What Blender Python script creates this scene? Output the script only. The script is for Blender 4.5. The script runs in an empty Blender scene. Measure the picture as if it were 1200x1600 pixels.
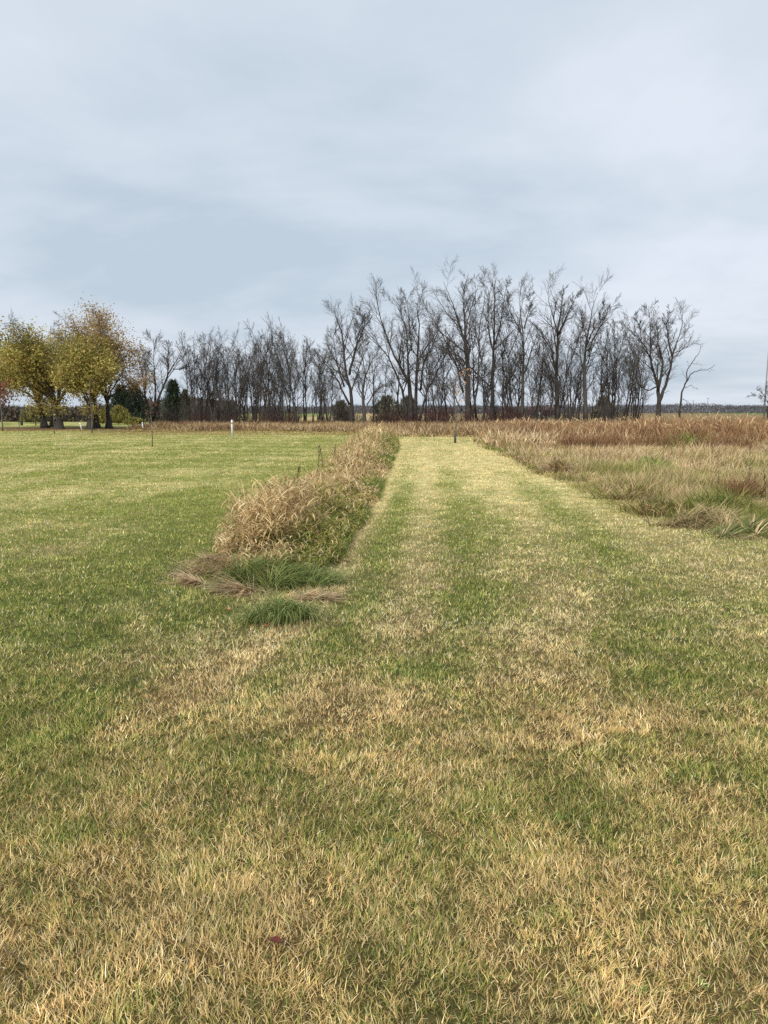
import bpy, math, random
import numpy as np
from mathutils import Vector

# ------------------------------------------------------------------ camera
S = bpy.context.scene
COL = S.collection
CAM_H, FPX, HORIZON = 1.6, 1190.0, 643.0
PITCH = math.atan((800 - HORIZON) / FPX)
cam = bpy.data.cameras.new('camera')
cam.sensor_fit = 'VERTICAL'; cam.sensor_height = 36.0; cam.lens = 36.0 * FPX / 1600.0
cam.clip_start = 0.05; cam.clip_end = 9000
co = bpy.data.objects.new('camera', cam); COL.objects.link(co)
co.location = (0, 0, CAM_H); co.rotation_euler = (math.pi / 2 - PITCH, 0, 0)
S.camera = co

# ------------------------------------------------------------------ world: overcast sky
SUN_EL, SUN_AZ = math.radians(46), math.radians(200)      # azimuth clockwise from +Y
W = bpy.data.worlds.new('World'); S.world = W; W.use_nodes = True
nt = W.node_tree; N = nt.nodes; L = nt.links; N.clear()
def nd(t, **kw):
    n = N.new(t)
    for k, v in kw.items(): setattr(n, k, v)
    return n
out = nd('ShaderNodeOutputWorld'); bg = nd('ShaderNodeBackground'); bg.inputs['Strength'].default_value = 0.1
sky = nd('ShaderNodeTexSky', sky_type='NISHITA'); sky.sun_disc = False
sky.sun_elevation = SUN_EL; sky.sun_rotation = SUN_AZ; sky.air_density = 1.0; sky.dust_density = 3.0
tc = nd('ShaderNodeTexCoord'); sep = nd('ShaderNodeSeparateXYZ'); L.new(tc.outputs['Generated'], sep.inputs[0])
zz = nd('ShaderNodeMath', operation='MAXIMUM'); L.new(sep.outputs[2], zz.inputs[0]); zz.inputs[1].default_value = 0.0
za = nd('ShaderNodeMath', operation='ADD'); L.new(zz.outputs[0], za.inputs[0]); za.inputs[1].default_value = 0.16
dv = nd('ShaderNodeVectorMath', operation='DIVIDE'); cmb = nd('ShaderNodeCombineXYZ')
for i in range(3): L.new(za.outputs[0], cmb.inputs[i])
L.new(tc.outputs['Generated'], dv.inputs[0]); L.new(cmb.outputs[0], dv.inputs[1])
mp = nd('ShaderNodeMapping'); mp.inputs['Scale'].default_value = (0.55, 0.62, 0.0); mp.inputs['Rotation'].default_value = (0, 0, 0.5)
mp.inputs['Location'].default_value = (3.1, 1.45, 0)
L.new(dv.outputs[0], mp.inputs[0])
n1 = nd('ShaderNodeTexNoise'); n1.inputs['Scale'].default_value = 1.25; n1.inputs['Detail'].default_value = 8; n1.inputs['Roughness'].default_value = 0.55; n1.inputs['Distortion'].default_value = 0.25
L.new(mp.outputs[0], n1.inputs['Vector'])
rp = nd('ShaderNodeValToRGB'); L.new(n1.outputs['Fac'], rp.inputs[0])
e = rp.color_ramp.elements
e[0].position = 0.36; e[0].color = (2.10, 2.47, 2.85, 1)
e[1].position = 0.63; e[1].color = (3.02, 3.26, 3.60, 1)
m_ = e.new(0.49); m_.color = (2.58, 2.88, 3.24, 1)
mx = nd('ShaderNodeMix', data_type='RGBA'); mx.inputs[0].default_value = 0.96
L.new(sky.outputs[0], mx.inputs[6]); L.new(rp.outputs[0], mx.inputs[7])
L.new(mx.outputs[2], bg.inputs['Color']); L.new(bg.outputs[0], out.inputs[0])

sun = bpy.data.lights.new('sun', 'SUN'); sun.energy = 1.5; sun.angle = math.radians(25); sun.color = (1.0, 0.975, 0.94)
so = bpy.data.objects.new('sun', sun); COL.objects.link(so); so.location = (0, 0, 60)
sd = Vector((math.sin(SUN_AZ) * math.cos(SUN_EL), math.cos(SUN_AZ) * math.cos(SUN_EL), math.sin(SUN_EL)))
so.rotation_euler = sd.to_track_quat('Z', 'Y').to_euler()
S.view_settings.view_transform = 'Standard'; S.view_settings.look = 'None'
S.view_settings.exposure = 1.33; S.view_settings.gamma = 1.0; S.view_settings.use_curve_mapping = False
S.cycles.use_denoising = False
S.cycles.max_bounces = 8; S.cycles.transparent_max_bounces = 4
S.cycles.transmission_bounces = 3; S.cycles.diffuse_bounces = 5; S.cycles.caustics_reflective = False; S.cycles.caustics_refractive = False

# ------------------------------------------------------------------ helpers
RNG = np.random.default_rng(7)
def ray(x, y):
    cx, cy = (x - 600) / FPX, (800 - y) / FPX
    c, s = math.cos(PITCH), math.sin(PITCH)
    return np.array([cx, c + cy * s, -s + cy * c])
def G(x, y):                       # pixel of the photograph -> point on flat ground
    d = ray(x, y); t = CAM_H / -d[2]
    return d[0] * t, d[1] * t
def AT(x, y, Y):                   # pixel -> point at ground distance Y
    d = ray(x, y); t = Y / d[1]
    return np.array([d[0] * t, Y, CAM_H + d[2] * t])
def lin(r, g, b):
    f = lambda c: c / 12.92 if c <= 0.04045 else ((c + 0.055) / 1.055) ** 2.4
    return np.array([f(r / 255), f(g / 255), f(b / 255)])
def sstep(a, b, x):
    t = np.clip((x - a) / (b - a), 0, 1); return t * t * (3 - 2 * t)
def vnoise(x, y, seed=0):
    x = np.asarray(x, float); y = np.asarray(y, float)
    xi = np.floor(x).astype(np.int64); yi = np.floor(y).astype(np.int64)
    u = x - xi; v = y - yi; u = u * u * (3 - 2 * u); v = v * v * (3 - 2 * v)
    def h(a, b):
        n = (a * 374761393 + b * 668265263 + seed * 974634777) & 0xFFFFFFFF
        n = ((n ^ (n >> 13)) * 1274126177) & 0xFFFFFFFF
        n = ((n ^ (n >> 16)) * 2246822519) & 0xFFFFFFFF
        return ((n ^ (n >> 15)) & 0xFFFFFF) / float(0xFFFFFF)
    return (h(xi, yi) * (1 - u) + h(xi + 1, yi) * u) * (1 - v) + (h(xi, yi + 1) * (1 - u) + h(xi + 1, yi + 1) * u) * v
def fbm(x, y, s, oct=3, seed=0):
    r = 0; a = 1; t = 0
    for o in range(oct):
        r = r + a * vnoise(x / s * 2 ** o + 17.3 * o, y / s * 2 ** o - 9.1 * o, seed + o); t += a; a *= 0.55
    return r / t

def mesh_data(name, V, quads=None, tris=None, col=None, smooth=False):
    me = bpy.data.meshes.new(name)
    V = np.ascontiguousarray(V, np.float32)
    quads = np.zeros((0, 4), np.int32) if quads is None else np.asarray(quads, np.int32).reshape(-1, 4)
    tris = np.zeros((0, 3), np.int32) if tris is None else np.asarray(tris, np.int32).reshape(-1, 3)
    nq, n3 = len(quads), len(tris)
    me.vertices.add(len(V)); me.vertices.foreach_set('co', V.ravel())
    me.loops.add(nq * 4 + n3 * 3)
    me.loops.foreach_set('vertex_index', np.concatenate([quads.ravel(), tris.ravel()]))
    me.polygons.add(nq + n3)
    st = np.concatenate([np.arange(nq) * 4, nq * 4 + np.arange(n3) * 3]).astype(np.int32)
    me.polygons.foreach_set('loop_start', st)
    if smooth: me.polygons.foreach_set('use_smooth', np.ones(nq + n3, bool))
    if col is not None:
        a = me.color_attributes.new('col', 'FLOAT_COLOR', 'POINT')
        c = np.ones((len(V), 4), np.float32); c[:, :3] = col
        a.data.foreach_set('color', c.ravel())
    me.update(calc_edges=True); me.validate()
    return me
def obj(name, me, mat=None, parent=None, loc=(0, 0, 0), rot=(0, 0, 0), scale=(1, 1, 1)):
    o = bpy.data.objects.new(name, me); COL.objects.link(o)
    if mat is not None and not me.materials: me.materials.append(mat)
    o.location = loc; o.rotation_euler = rot; o.scale = scale
    if parent is not None: o.parent = parent
    return o
def tag(o, label=None, cat=None, group=None, kind=None):
    if label: o['label'] = label
    if cat: o['category'] = cat
    if group: o['group'] = group
    if kind: o['kind'] = kind
    return o
def empty(name, loc, rz=0.0, s=1.0):
    o = bpy.data.objects.new(name, None); COL.objects.link(o); o.empty_display_size = 0.2
    o.location = loc; o.rotation_euler = (0, 0, rz)
    o.scale = s if isinstance(s, tuple) else (s, s, s); return o
def copy_tree(o, parent=None):
    c = o.copy(); COL.objects.link(c); c.parent = parent
    for ch in o.children: copy_tree(ch, c)
    return c

class MB:
    """collects vertices and faces of one mesh"""
    def __init__(s): s.V = []; s.Q = []; s.T = []; s.C = []; s.n = 0
    def add(s, V, Q=None, T=None, C=None):
        V = np.asarray(V, float).reshape(-1, 3)
        if Q is not None and len(Q): s.Q.append(np.asarray(Q) + s.n)
        if T is not None and len(T): s.T.append(np.asarray(T) + s.n)
        s.V.append(V); s.n += len(V)
        if C is not None: s.C.append(np.broadcast_to(np.asarray(C, float), (len(V), 3)))
    def mesh(s, name, smooth=False):
        return mesh_data(name, np.concatenate(s.V), np.concatenate(s.Q) if s.Q else None, np.concatenate(s.T) if s.T else None,
                         np.concatenate(s.C) if s.C else None, smooth)
    def box(s, c, size, rz=0.0, C=None):
        x, y, z = np.asarray(size) / 2
        P = np.array([[-x, -y, -z], [x, -y, -z], [x, y, -z], [-x, y, -z], [-x, -y, z], [x, -y, z], [x, y, z], [-x, y, z]])
        ca, sa = math.cos(rz), math.sin(rz)
        P = np.stack([P[:, 0] * ca - P[:, 1] * sa, P[:, 0] * sa + P[:, 1] * ca, P[:, 2]], 1) + np.asarray(c)
        s.add(P, Q=[[0, 3, 2, 1], [4, 5, 6, 7], [0, 1, 5, 4], [1, 2, 6, 5], [2, 3, 7, 6], [3, 0, 4, 7]], C=C)
    def tube(s, P, R, k=6, C=None, cap=True):
        P = np.asarray(P, float); R = np.asarray(R, float); n = len(P)
        D = np.gradient(P, axis=0); D /= np.linalg.norm(D, axis=1)[:, None] + 1e-9
        ref = np.array([0.0, 0, 1]) if abs(D[:, 2]).mean() < 0.8 else np.array([1.0, 0, 0])
        U = np.cross(D, ref); U /= np.linalg.norm(U, axis=1)[:, None] + 1e-9
        Wv = np.cross(D, U)
        a = np.arange(k) * 2 * math.pi / k
        V = P[:, None] + R[:, None, None] * (np.cos(a)[None, :, None] * U[:, None] + np.sin(a)[None, :, None] * Wv[:, None])
        i = np.arange(n - 1)[:, None] * k; j = np.arange(k)[None]; j2 = (j + 1) % k
        Q = np.stack([i + j, i + j2, i + k + j2, i + k + j], -1).reshape(-1, 4)
        Vf = V.reshape(-1, 3); T = None
        if cap and k >= 3:
            T = []
            for b, rev in ((0, True), ((n - 1) * k, False)):
                for q in range(1, k - 1):
                    T.append([b, b + q + 1, b + q] if rev else [b, b + q, b + q + 1])
        s.add(Vf, Q=Q, T=T, C=C)

def blades(base, h, w, lean_dir, th0, th1, segs, c0, c1, prof=1.0, twist=None):
    """ribbon leaves: base (N,3), length h, width w, lean azimuth, start angle from vertical th0, added bend th1"""
    n = len(base)
    base = np.asarray(base, float); h = np.broadcast_to(h, n); w = np.broadcast_to(w, n)
    th0 = np.broadcast_to(th0, n); th1 = np.broadcast_to(th1, n)
    lx, ly = np.cos(lean_dir), np.sin(lean_dir)
    sa = lean_dir + math.pi / 2 + (RNG.normal(0, 0.7, n) if twist is None else twist)
    sx, sy = np.cos(sa), np.sin(sa)
    p = base.copy(); rows = []; cols = []
    for k in range(segs + 1):
        t = k / segs
        if k:
            a = th0 + th1 * (k - 0.5) / segs
            st = h / segs
            p = p + np.stack([np.sin(a) * lx * st, np.sin(a) * ly * st, np.cos(a) * st], 1)
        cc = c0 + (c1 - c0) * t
        if k < segs:
            ww = w * 0.5 * ((1 - t ** 1.6) * prof + (1 - prof) * (0.45 + 2.2 * t * (1 - t)))
            off = np.stack([sx * ww, sy * ww, np.zeros(n)], 1)
            rows += [p - off, p + off]; cols += [cc, cc]
        else:
            rows.append(p); cols.append(cc)
    m = 2 * segs + 1
    V = np.stack(rows, 1).reshape(-1, 3); C = np.stack(cols, 1).reshape(-1, 3)
    b = (np.arange(n) * m)[:, None]
    Q = [b + np.array([[2 * k, 2 * k + 1, 2 * k + 3, 2 * k + 2]]) for k in range(segs - 1)]
    Q = np.concatenate(Q).reshape(-1, 4) if Q else None
    T = b + np.array([[2 * segs - 2, 2 * segs - 1, 2 * segs]])
    return V, Q, T, C

# ------------------------------------------------------------------ materials
def mat_new(name):
    m = bpy.data.materials.new(name); m.use_nodes = True
    t = m.node_tree; t.nodes.clear()
    o = t.nodes.new('ShaderNodeOutputMaterial')
    return m, t, o
def leaf_mat(name, trans=0.3, noise_amt=0.25, scale=3.0, rough=0.7):
    """colour from the 'col' attribute with fine variation, some light passing through"""
    m, t, o = mat_new(name); n = t.nodes; l = t.links
    at = n.new('ShaderNodeAttribute'); at.attribute_name = 'col'
    tc = n.new('ShaderNodeTexCoord'); nz = n.new('ShaderNodeTexNoise'); nz.inputs['Scale'].default_value = scale; nz.inputs['Detail'].default_value = 3
    l.new(tc.outputs['Object'], nz.inputs['Vector'])
    mr = n.new('ShaderNodeMapRange'); mr.inputs[1].default_value = 0.3; mr.inputs[2].default_value = 0.7
    mr.inputs[3].default_value = 1 - noise_amt; mr.inputs[4].default_value = 1 + noise_amt
    l.new(nz.outputs['Fac'], mr.inputs[0])
    mu = n.new('ShaderNodeVectorMath'); mu.operation = 'SCALE'; l.new(at.outputs['Color'], mu.inputs[0]); l.new(mr.outputs[0], mu.inputs['Scale'])
    d = n.new('ShaderNodeBsdfPrincipled'); d.inputs['Roughness'].default_value = rough; d.inputs['Specular IOR Level'].default_value = 0.25
    l.new(mu.outputs[0], d.inputs['Base Color'])
    if trans > 0:
        tr = n.new('ShaderNodeBsdfTranslucent'); l.new(mu.outputs[0], tr.inputs['Color'])
        ms = n.new('ShaderNodeMixShader'); ms.inputs[0].default_value = trans
        l.new(d.outputs[0], ms.inputs[1]); l.new(tr.outputs[0], ms.inputs[2]); l.new(ms.outputs[0], o.inputs['Surface'])
    else:
        l.new(d.outputs[0], o.inputs['Surface'])
    return m
def plain_mat(name, c, c2=None, scale=8.0, rough=0.75, bump=0.0, stretch=(1, 1, 1), spec=0.3):
    m, t, o = mat_new(name); n = t.nodes; l = t.links
    tc = n.new('ShaderNodeTexCoord'); mp = n.new('ShaderNodeMapping'); mp.inputs['Scale'].default_value = stretch
    nz = n.new('ShaderNodeTexNoise'); nz.inputs['Scale'].default_value = scale; nz.inputs['Detail'].default_value = 5
    l.new(tc.outputs['Object'], mp.inputs[0]); l.new(mp.outputs[0], nz.inputs['Vector'])
    r = n.new('ShaderNodeValToRGB'); r.color_ramp.elements[0].position = 0.32; r.color_ramp.elements[1].position = 0.68
    c2 = c if c2 is None else c2
    r.color_ramp.elements[0].color = (*c, 1); r.color_ramp.elements[1].color = (*c2, 1)
    l.new(nz.outputs['Fac'], r.inputs[0])
    d = n.new('ShaderNodeBsdfPrincipled'); d.inputs['Roughness'].default_value = rough; d.inputs['Specular IOR Level'].default_value = spec
    l.new(r.outputs[0], d.inputs['Base Color'])
    if bump:
        b = n.new('ShaderNodeBump'); b.inputs['Strength'].default_value = bump; b.inputs['Distance'].default_value = 0.02
        l.new(nz.outputs['Fac'], b.inputs['Height']); l.new(b.outputs[0], d.inputs['Normal'])
    l.new(d.outputs[0], o.inputs['Surface'])
    return m
M_GRASS = leaf_mat('mown_grass', 0.30, 0.15, 2.0)
M_DEAD = leaf_mat('dead_grass_blades', 0.30, 0.18, 4.0)
M_LEAF = leaf_mat('tree_leaves', 0.35, 0.2, 0.6)
M_NEEDLE = leaf_mat('needles', 0.1, 0.25, 0.8)
M_BARK = plain_mat('bark', (0.028, 0.024, 0.020), (0.066, 0.056, 0.046), 1.6, 0.9, 0.6, (3, 3, 0.7))
M_BARKL = plain_mat('bark_pale', (0.045, 0.040, 0.034), (0.10, 0.088, 0.074), 1.6, 0.9, 0.6, (3, 3, 0.7))
M_TWIG = plain_mat('twig_bark', (0.055, 0.047, 0.041), (0.11, 0.095, 0.082), 0.8, 0.9)
M_TWIGR = plain_mat('red_twig_bark', (0.060, 0.030, 0.026), (0.12, 0.060, 0.048), 0.8, 0.9)
M_YBARK = plain_mat('young_bark', (0.08, 0.064, 0.052), (0.16, 0.132, 0.11), 9, 0.85, 0.3, (1, 1, 0.4))
M_WHITE = plain_mat('white_plastic', (0.72, 0.72, 0.70), (0.82, 0.82, 0.80), 5, 0.5)
M_POST = plain_mat('dark_post', (0.025, 0.023, 0.022), (0.06, 0.055, 0.05), 6, 0.8)
M_GREYPOLE = plain_mat('weathered_pole', (0.16, 0.15, 0.14), (0.26, 0.25, 0.235), 3, 0.85, 0.2, (4, 4, 0.4))

# ------------------------------------------------------------------ ground layout (metres; +Y away from the camera)
def strip_r(d): return np.interp(d, [5.9, 6.6, 13.9, 33, 48], [-0.62, -0.55, -0.12, 0.60, 0.80])
def strip_l(d): return np.interp(d, [5.9, 7, 8.5, 14, 33, 48], [-1.72, -1.82, -1.84, -1.66, -1.28, -1.2])
def meadow_l(d): return np.interp(d, [8.6, 9.2, 9.9, 12, 18.7, 40, 47.6], [7.5, 5.0, 4.2, 4.05, 3.95, 4.7, 5.4])
def meadow_in(x, y):     # >0 inside the rough meadow right of the mown path, metres
    xx = x + 0.45 * (fbm(x, y, 1.3, 2, 41) - 0.5)
    return np.where(y < 8.6, -1.0, xx - meadow_l(y))
def strip_in(x, y):
    return np.where((y > 7.0 + .8 * (fbm(x, y, .5, 2, 43) - .5)) & (y < 48), np.minimum(strip_r(y) - x, x - strip_l(y)), -1.0)
def gz(x, y):
    f = 1 - sstep(60, 120, np.hypot(x, y))
    z = 0.10 * (fbm(x, y, 4.5, 2, 3) - 0.5) + 0.035 * (fbm(x, y, 0.9, 2, 5) - 0.5)
    return z * f * sstep(0.0, 1.5, np.hypot(x, y))
def gp(x, y): return float(gz(np.array([x]), np.array([y]))[0])

PATCH = []   # (pixel x, pixel y, radius x px, radius y px, amount) amount<0 greener, >0 drier
for a in [(640, 1035, 110, 26, -.40), (760, 1000, 130, 24, -.25), (520, 1010, 70, 18, -.35), (700, 935, 110, 18, -.25), (700, 845, 70, 22, -.45),
          (760, 800, 60, 10, -.25), (990, 1050, 50, 15, -.42), (1110, 900, 60, 16, -.28), (1160, 1045, 45, 12, -.35), (1150, 960, 60, 16, -.15),
          (170, 1080, 160, 36, -.30), (60, 1150, 90, 30, -.2), (330, 960, 100, 16, -.30), (230, 900, 110, 22, -.30), (290, 790, 80, 22, -.35), (90, 800, 60, 10, -.25),
          (440, 1160, 70, 22, -.20), (110, 1300, 60, 22, -.25), (60, 1400, 50, 20, -.25), (380, 1275, 70, 22, -.2), (620, 1310, 40, 14, -.25),
          (870, 1275, 45, 14, -.35), (1130, 1215, 90, 22, -.35), (680, 1180, 60, 12, -.1), (60, 1560, 60, 30, -.2), (560, 1450, 60, 22, -.1), (900, 1420, 50, 20, -.15), (1000, 1550, 50, 22, -.2),
          (360, 860, 14, 50, .1), (560, 1085, 90, 20, .35), (860, 1140, 60, 26, .35), (640, 985, 110, 12, .30), (250, 1130, 60, 20, .0), (940, 900, 70, 14, .18), (880, 990, 90, 16, .2),
          (60, 1020, 60, 14, .1), (190, 985, 60, 12, .28), (60, 860, 80, 10, .3), (180, 830, 60, 7, .3), (250, 760, 60, 8, .3), (90, 770, 80, 8, .32), (60, 728, 80, 6, .3), (330, 735, 50, 6, .2),
          (300, 1090, 90, 12, .28), (340, 1045, 60, 8, .25), (1080, 1290, 90, 30, .08), (1160, 1440, 60, 50, .08), (280, 1430, 80, 30, .08), (700, 1500, 120, 40, .05), (150, 1250, 90, 20, .15)]:
    x0, y0 = G(a[0], a[1]); xr = abs(G(a[0] + a[2], a[1])[0] - x0); yr = abs(G(a[0], a[1] - a[3])[1] - G(a[0], a[1] + a[3])[1]) / 2
    PATCH.append((x0, y0, xr, yr, a[4] * (.55 if a[0] > 480 and a[1] < 1060 else 1.0)))
TRACK = []   # mower and wheel tracks: pixel polyline, half width m, amount
for pl, w_, am in [([(215, 1130), (330, 1062), (420, 1003), (492, 945), (545, 860), (592, 780), (614, 730), (624, 700)], .17, .55), ([(500, 1130), (560, 1085), (640, 985), (655, 900), (665, 800), (668, 740), (662, 700)], .26, .38),
                   ([(440, 1060), (520, 1010), (572, 910), (612, 815), (632, 760)], .26, -.42), ([(640, 1060), (720, 930), (722, 840), (705, 770), (690, 730)], .34, -.32), ([(900, 1180), (885, 1000), (850, 880), (790, 770), (735, 715)], .38, .26),
                   ([(1060, 1060), (1010, 930), (900, 820), (800, 745)], .36, -.24), ([(1150, 930), (1050, 870), (940, 800), (830, 740), (740, 700)], .30, .22), ([(330, 1230), (250, 1150), (150, 1190), (60, 1240)], .16, .18)]:
    q = sorted([G(*p)[::-1] for p in pl]); TRACK.append((np.array([a[0] for a in q]), np.array([a[1] for a in q]), w_, am))
def dryness(x, y):
    """0 green .. 1 straw, per ground point"""
    u = x - strip_r(y)
    wob = 0.35 * (fbm(x, y, 1.6, 2, 51) - 0.5)
    path = .62 + 0.20 * sstep(10, 26, y) - .22 * np.exp(-((u - .12) / .2) ** 2) * sstep(16, 22, y)
    left = 0.22 + 0.14 * sstep(18, 45, y) - 0.22 * np.exp(-((x - strip_l(y) + .5) / .7) ** 2) * (1 - sstep(14, 25, y))
    st = np.sin((y * 0.97 + x * 0.16) * 2 * math.pi / 3.1 + 2.0 * fbm(x, y, 9, 2, 61))
    left = left + 0.15 * st * sstep(12, 24, y)
    isl = 1 - sstep(-0.35, 0.35, x - (strip_l(np.maximum(y, 6)) + strip_r(np.maximum(y, 6))) / 2)
    far = path * (1 - isl) + left * isl
    bx = np.interp(y, [1.5, 3.3, 5.2, 6.2], [-2.4, -1.75, -0.85, -0.75])          # border of the straw foreground
    nl = 1 - sstep(-0.35, 0.30, x - bx + 1.0 * (fbm(x, y, .8, 2, 71) - .5))
    near = 0.66 * (1 - nl) + 0.28 * nl
    k = sstep(4.3, 6.6, y + 0.8 * (fbm(x, y, 1.5, 2, 77) - .5))
    d = near * (1 - k) + far * k
    for (ty, tx, w_, am) in TRACK:
        e = sstep(ty[0] - .5, ty[0] + .3, y) * (1 - sstep(ty[-1] * .9, ty[-1] * 1.15, y))
        d = d + 1.08 * am * e * np.exp(-((x - np.interp(y, ty, tx) + .3 * wob) / w_) ** 2)
    for (x0, y0, xr, yr, a) in PATCH:
        d = d + a * np.exp(-((x - x0) / xr) ** 2 - ((y - y0) / yr) ** 2)
    an = sstep(5.5, 9, y)                                    # mowing drags the pattern out along the path
    d = d + (1.05 - .35 * an) * (fbm(x, y * (1 - .5 * an), 0.75, 3, 11) - 0.5) + 0.75 * (fbm(x, y, 0.17, 2, 13) - 0.5) + 0.60 * (fbm(x * (.6 + .9 * an), y * (1 - .75 * an), 2.6, 3, 19) - 0.5)
    return np.clip(d, 0.03, 0.97)
def hue(x, y): return fbm(x, y, 1.1, 2, 23)
STRAW = [lin(246, 230, 180), lin(240, 220, 164), lin(228, 204, 148), lin(208, 180, 126), lin(250, 242, 206)]
GREEN = [lin(168, 166, 82), lin(144, 154, 70), lin(184, 178, 100), lin(134, 146, 74), lin(148, 160, 94)]
STRAW = np.array(STRAW); GREEN = np.array(GREEN)

# --- ground sheet
def build_ground():
    rr = np.concatenate([np.linspace(0.25, 14, 120, endpoint=False), 14 * (60 / 14) ** np.linspace(0, 1, 70, endpoint=False), 60 * (8000 / 60) ** np.linspace(0, 1, 46)])
    aa = np.concatenate([np.radians(np.linspace(-48, 48, 230)), np.radians(np.linspace(48, 312, 46)[1:-1])])
    na, nr = len(aa), len(rr)
    R_, A_ = np.meshgrid(rr, aa, indexing='ij')
    x = (R_ * np.sin(A_)).ravel(); y = (R_ * np.cos(A_)).ravel()
    z = gz(x, y)
    d = dryness(x, y)[:, None]; hn = hue(x, y)[:, None]
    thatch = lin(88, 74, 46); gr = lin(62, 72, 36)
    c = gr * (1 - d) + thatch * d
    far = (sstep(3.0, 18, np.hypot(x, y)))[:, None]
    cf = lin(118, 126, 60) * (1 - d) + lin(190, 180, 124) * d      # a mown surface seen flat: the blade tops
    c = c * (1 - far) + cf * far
    # rough meadow, belt, leaf litter, fields
    me_ = sstep(-0.1, 0.5, meadow_in(x, y))[:, None]
    nz_ = fbm(x, y, 3, 3, 31)[:, None]
    c = c * (1 - me_) + me_ * (lin(104, 100, 50) * (1 - nz_) + lin(150, 122, 80) * nz_)
    si = sstep(-0.05, 0.15, strip_in(x, y))[:, None]
    c = c * (1 - si) + si * lin(92, 80, 48)
    belt = (sstep(50, 54, y) * (1 - sstep(130, 150, y)) * sstep(-24, -18, x))[:, None]
    c = c * (1 - belt) + belt * (lin(150, 126, 80) * nz_ + lin(112, 94, 56) * (1 - nz_))
    lit = (np.exp(-((x + 30) / 11) ** 2) * sstep(62, 65, y) * (1 - sstep(74, 80, y)))[:, None]
    c = c * (1 - lit) + lit * (lin(118, 88, 66) * nz_ + lin(96, 72, 52) * (1 - nz_))
    litr = (sstep(-60, -26, -x * 0 + -abs(x + 34) - 14) * sstep(60, 63, y) * (1 - sstep(76, 82, y)))[:, None]
    c = c * (1 - 0.5 * litr) + 0.5 * litr * lin(120, 92, 66)
    farf = sstep(130, 170, y)[:, None]
    fc = np.where((x > 60 + .33 * y)[:, None], lin(108, 118, 72), np.where((x > 22)[:, None], lin(128, 112, 80), lin(168, 146, 104)))
    fc = np.where((x < -22)[:, None], lin(126, 130, 76), fc)
    c = c * (1 - farf) + farf * fc
    V = np.stack([x, y, z], 1)
    i = np.arange(nr - 1)[:, None] * na; j = np.arange(na)[None]; j2 = (j + 1) % na
    Q = np.stack([i + j, i + na + j, i + na + j2, i + j2], -1).reshape(-1, 4)
    V = np.concatenate([V, [[0, 0, 0]]]); c = np.concatenate([c, c[:1]])
    T = np.stack([np.full(na, nr * na), np.arange(na), (np.arange(na) + 1) % na], 1)
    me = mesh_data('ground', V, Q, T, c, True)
    m, t, o = mat_new('turf'); n = t.nodes; l = t.links
    at = n.new('ShaderNodeAttribute'); at.attribute_name = 'col'
    tc = n.new('ShaderNodeTexCoord')
    def noise(s, det=4, st=(1, 1, 1)):
        mp = n.new('ShaderNodeMapping'); mp.inputs['Scale'].default_value = st; l.new(tc.outputs['Object'], mp.inputs[0])
        q = n.new('ShaderNodeTexNoise'); q.inputs['Scale'].default_value = s; q.inputs['Detail'].default_value = det; q.inputs['Roughness'].default_value = 0.65
        l.new(mp.outputs[0], q.inputs['Vector']); return q
    a = noise(2.2, 6, (0.8, 1, 1)); b = noise(26, 4)
    def mr(q, lo, hi):
        r = n.new('ShaderNodeMapRange'); r.inputs[1].default_value = 0.3; r.inputs[2].default_value = 0.7; r.inputs[3].default_value = lo; r.inputs[4].default_value = hi
        l.new(q.outputs['Fac'], r.inputs[0]); return r
    ra, rb = mr(a, 0.74, 1.24), mr(b, 0.62, 1.3)
    mm = n.new('ShaderNodeMath'); mm.operation = 'MULTIPLY'; l.new(ra.outputs[0], mm.inputs[0]); l.new(rb.outputs[0], mm.inputs[1])
    sc = n.new('ShaderNodeVectorMath'); sc.operation = 'SCALE'; l.new(at.outputs['Color'], sc.inputs[0]); l.new(mm.outputs[0], sc.inputs['Scale'])
    p = n.new('ShaderNodeBsdfPrincipled'); p.inputs['Roughness'].default_value = 0.95; p.inputs['Specular IOR Level'].default_value = 0.05
    l.new(sc.outputs[0], p.inputs['Base Color'])
    bp = n.new('ShaderNodeBump'); bp.inputs['Strength'].default_value = 0.7; bp.inputs['Distance'].default_value = 0.03
    l.new(b.outputs['Fac'], bp.inputs['Height']); l.new(bp.outputs[0], p.inputs['Normal']); l.new(p.outputs[0], o.inputs['Surface'])
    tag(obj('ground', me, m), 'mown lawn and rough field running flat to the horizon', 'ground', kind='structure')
build_ground()

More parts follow.
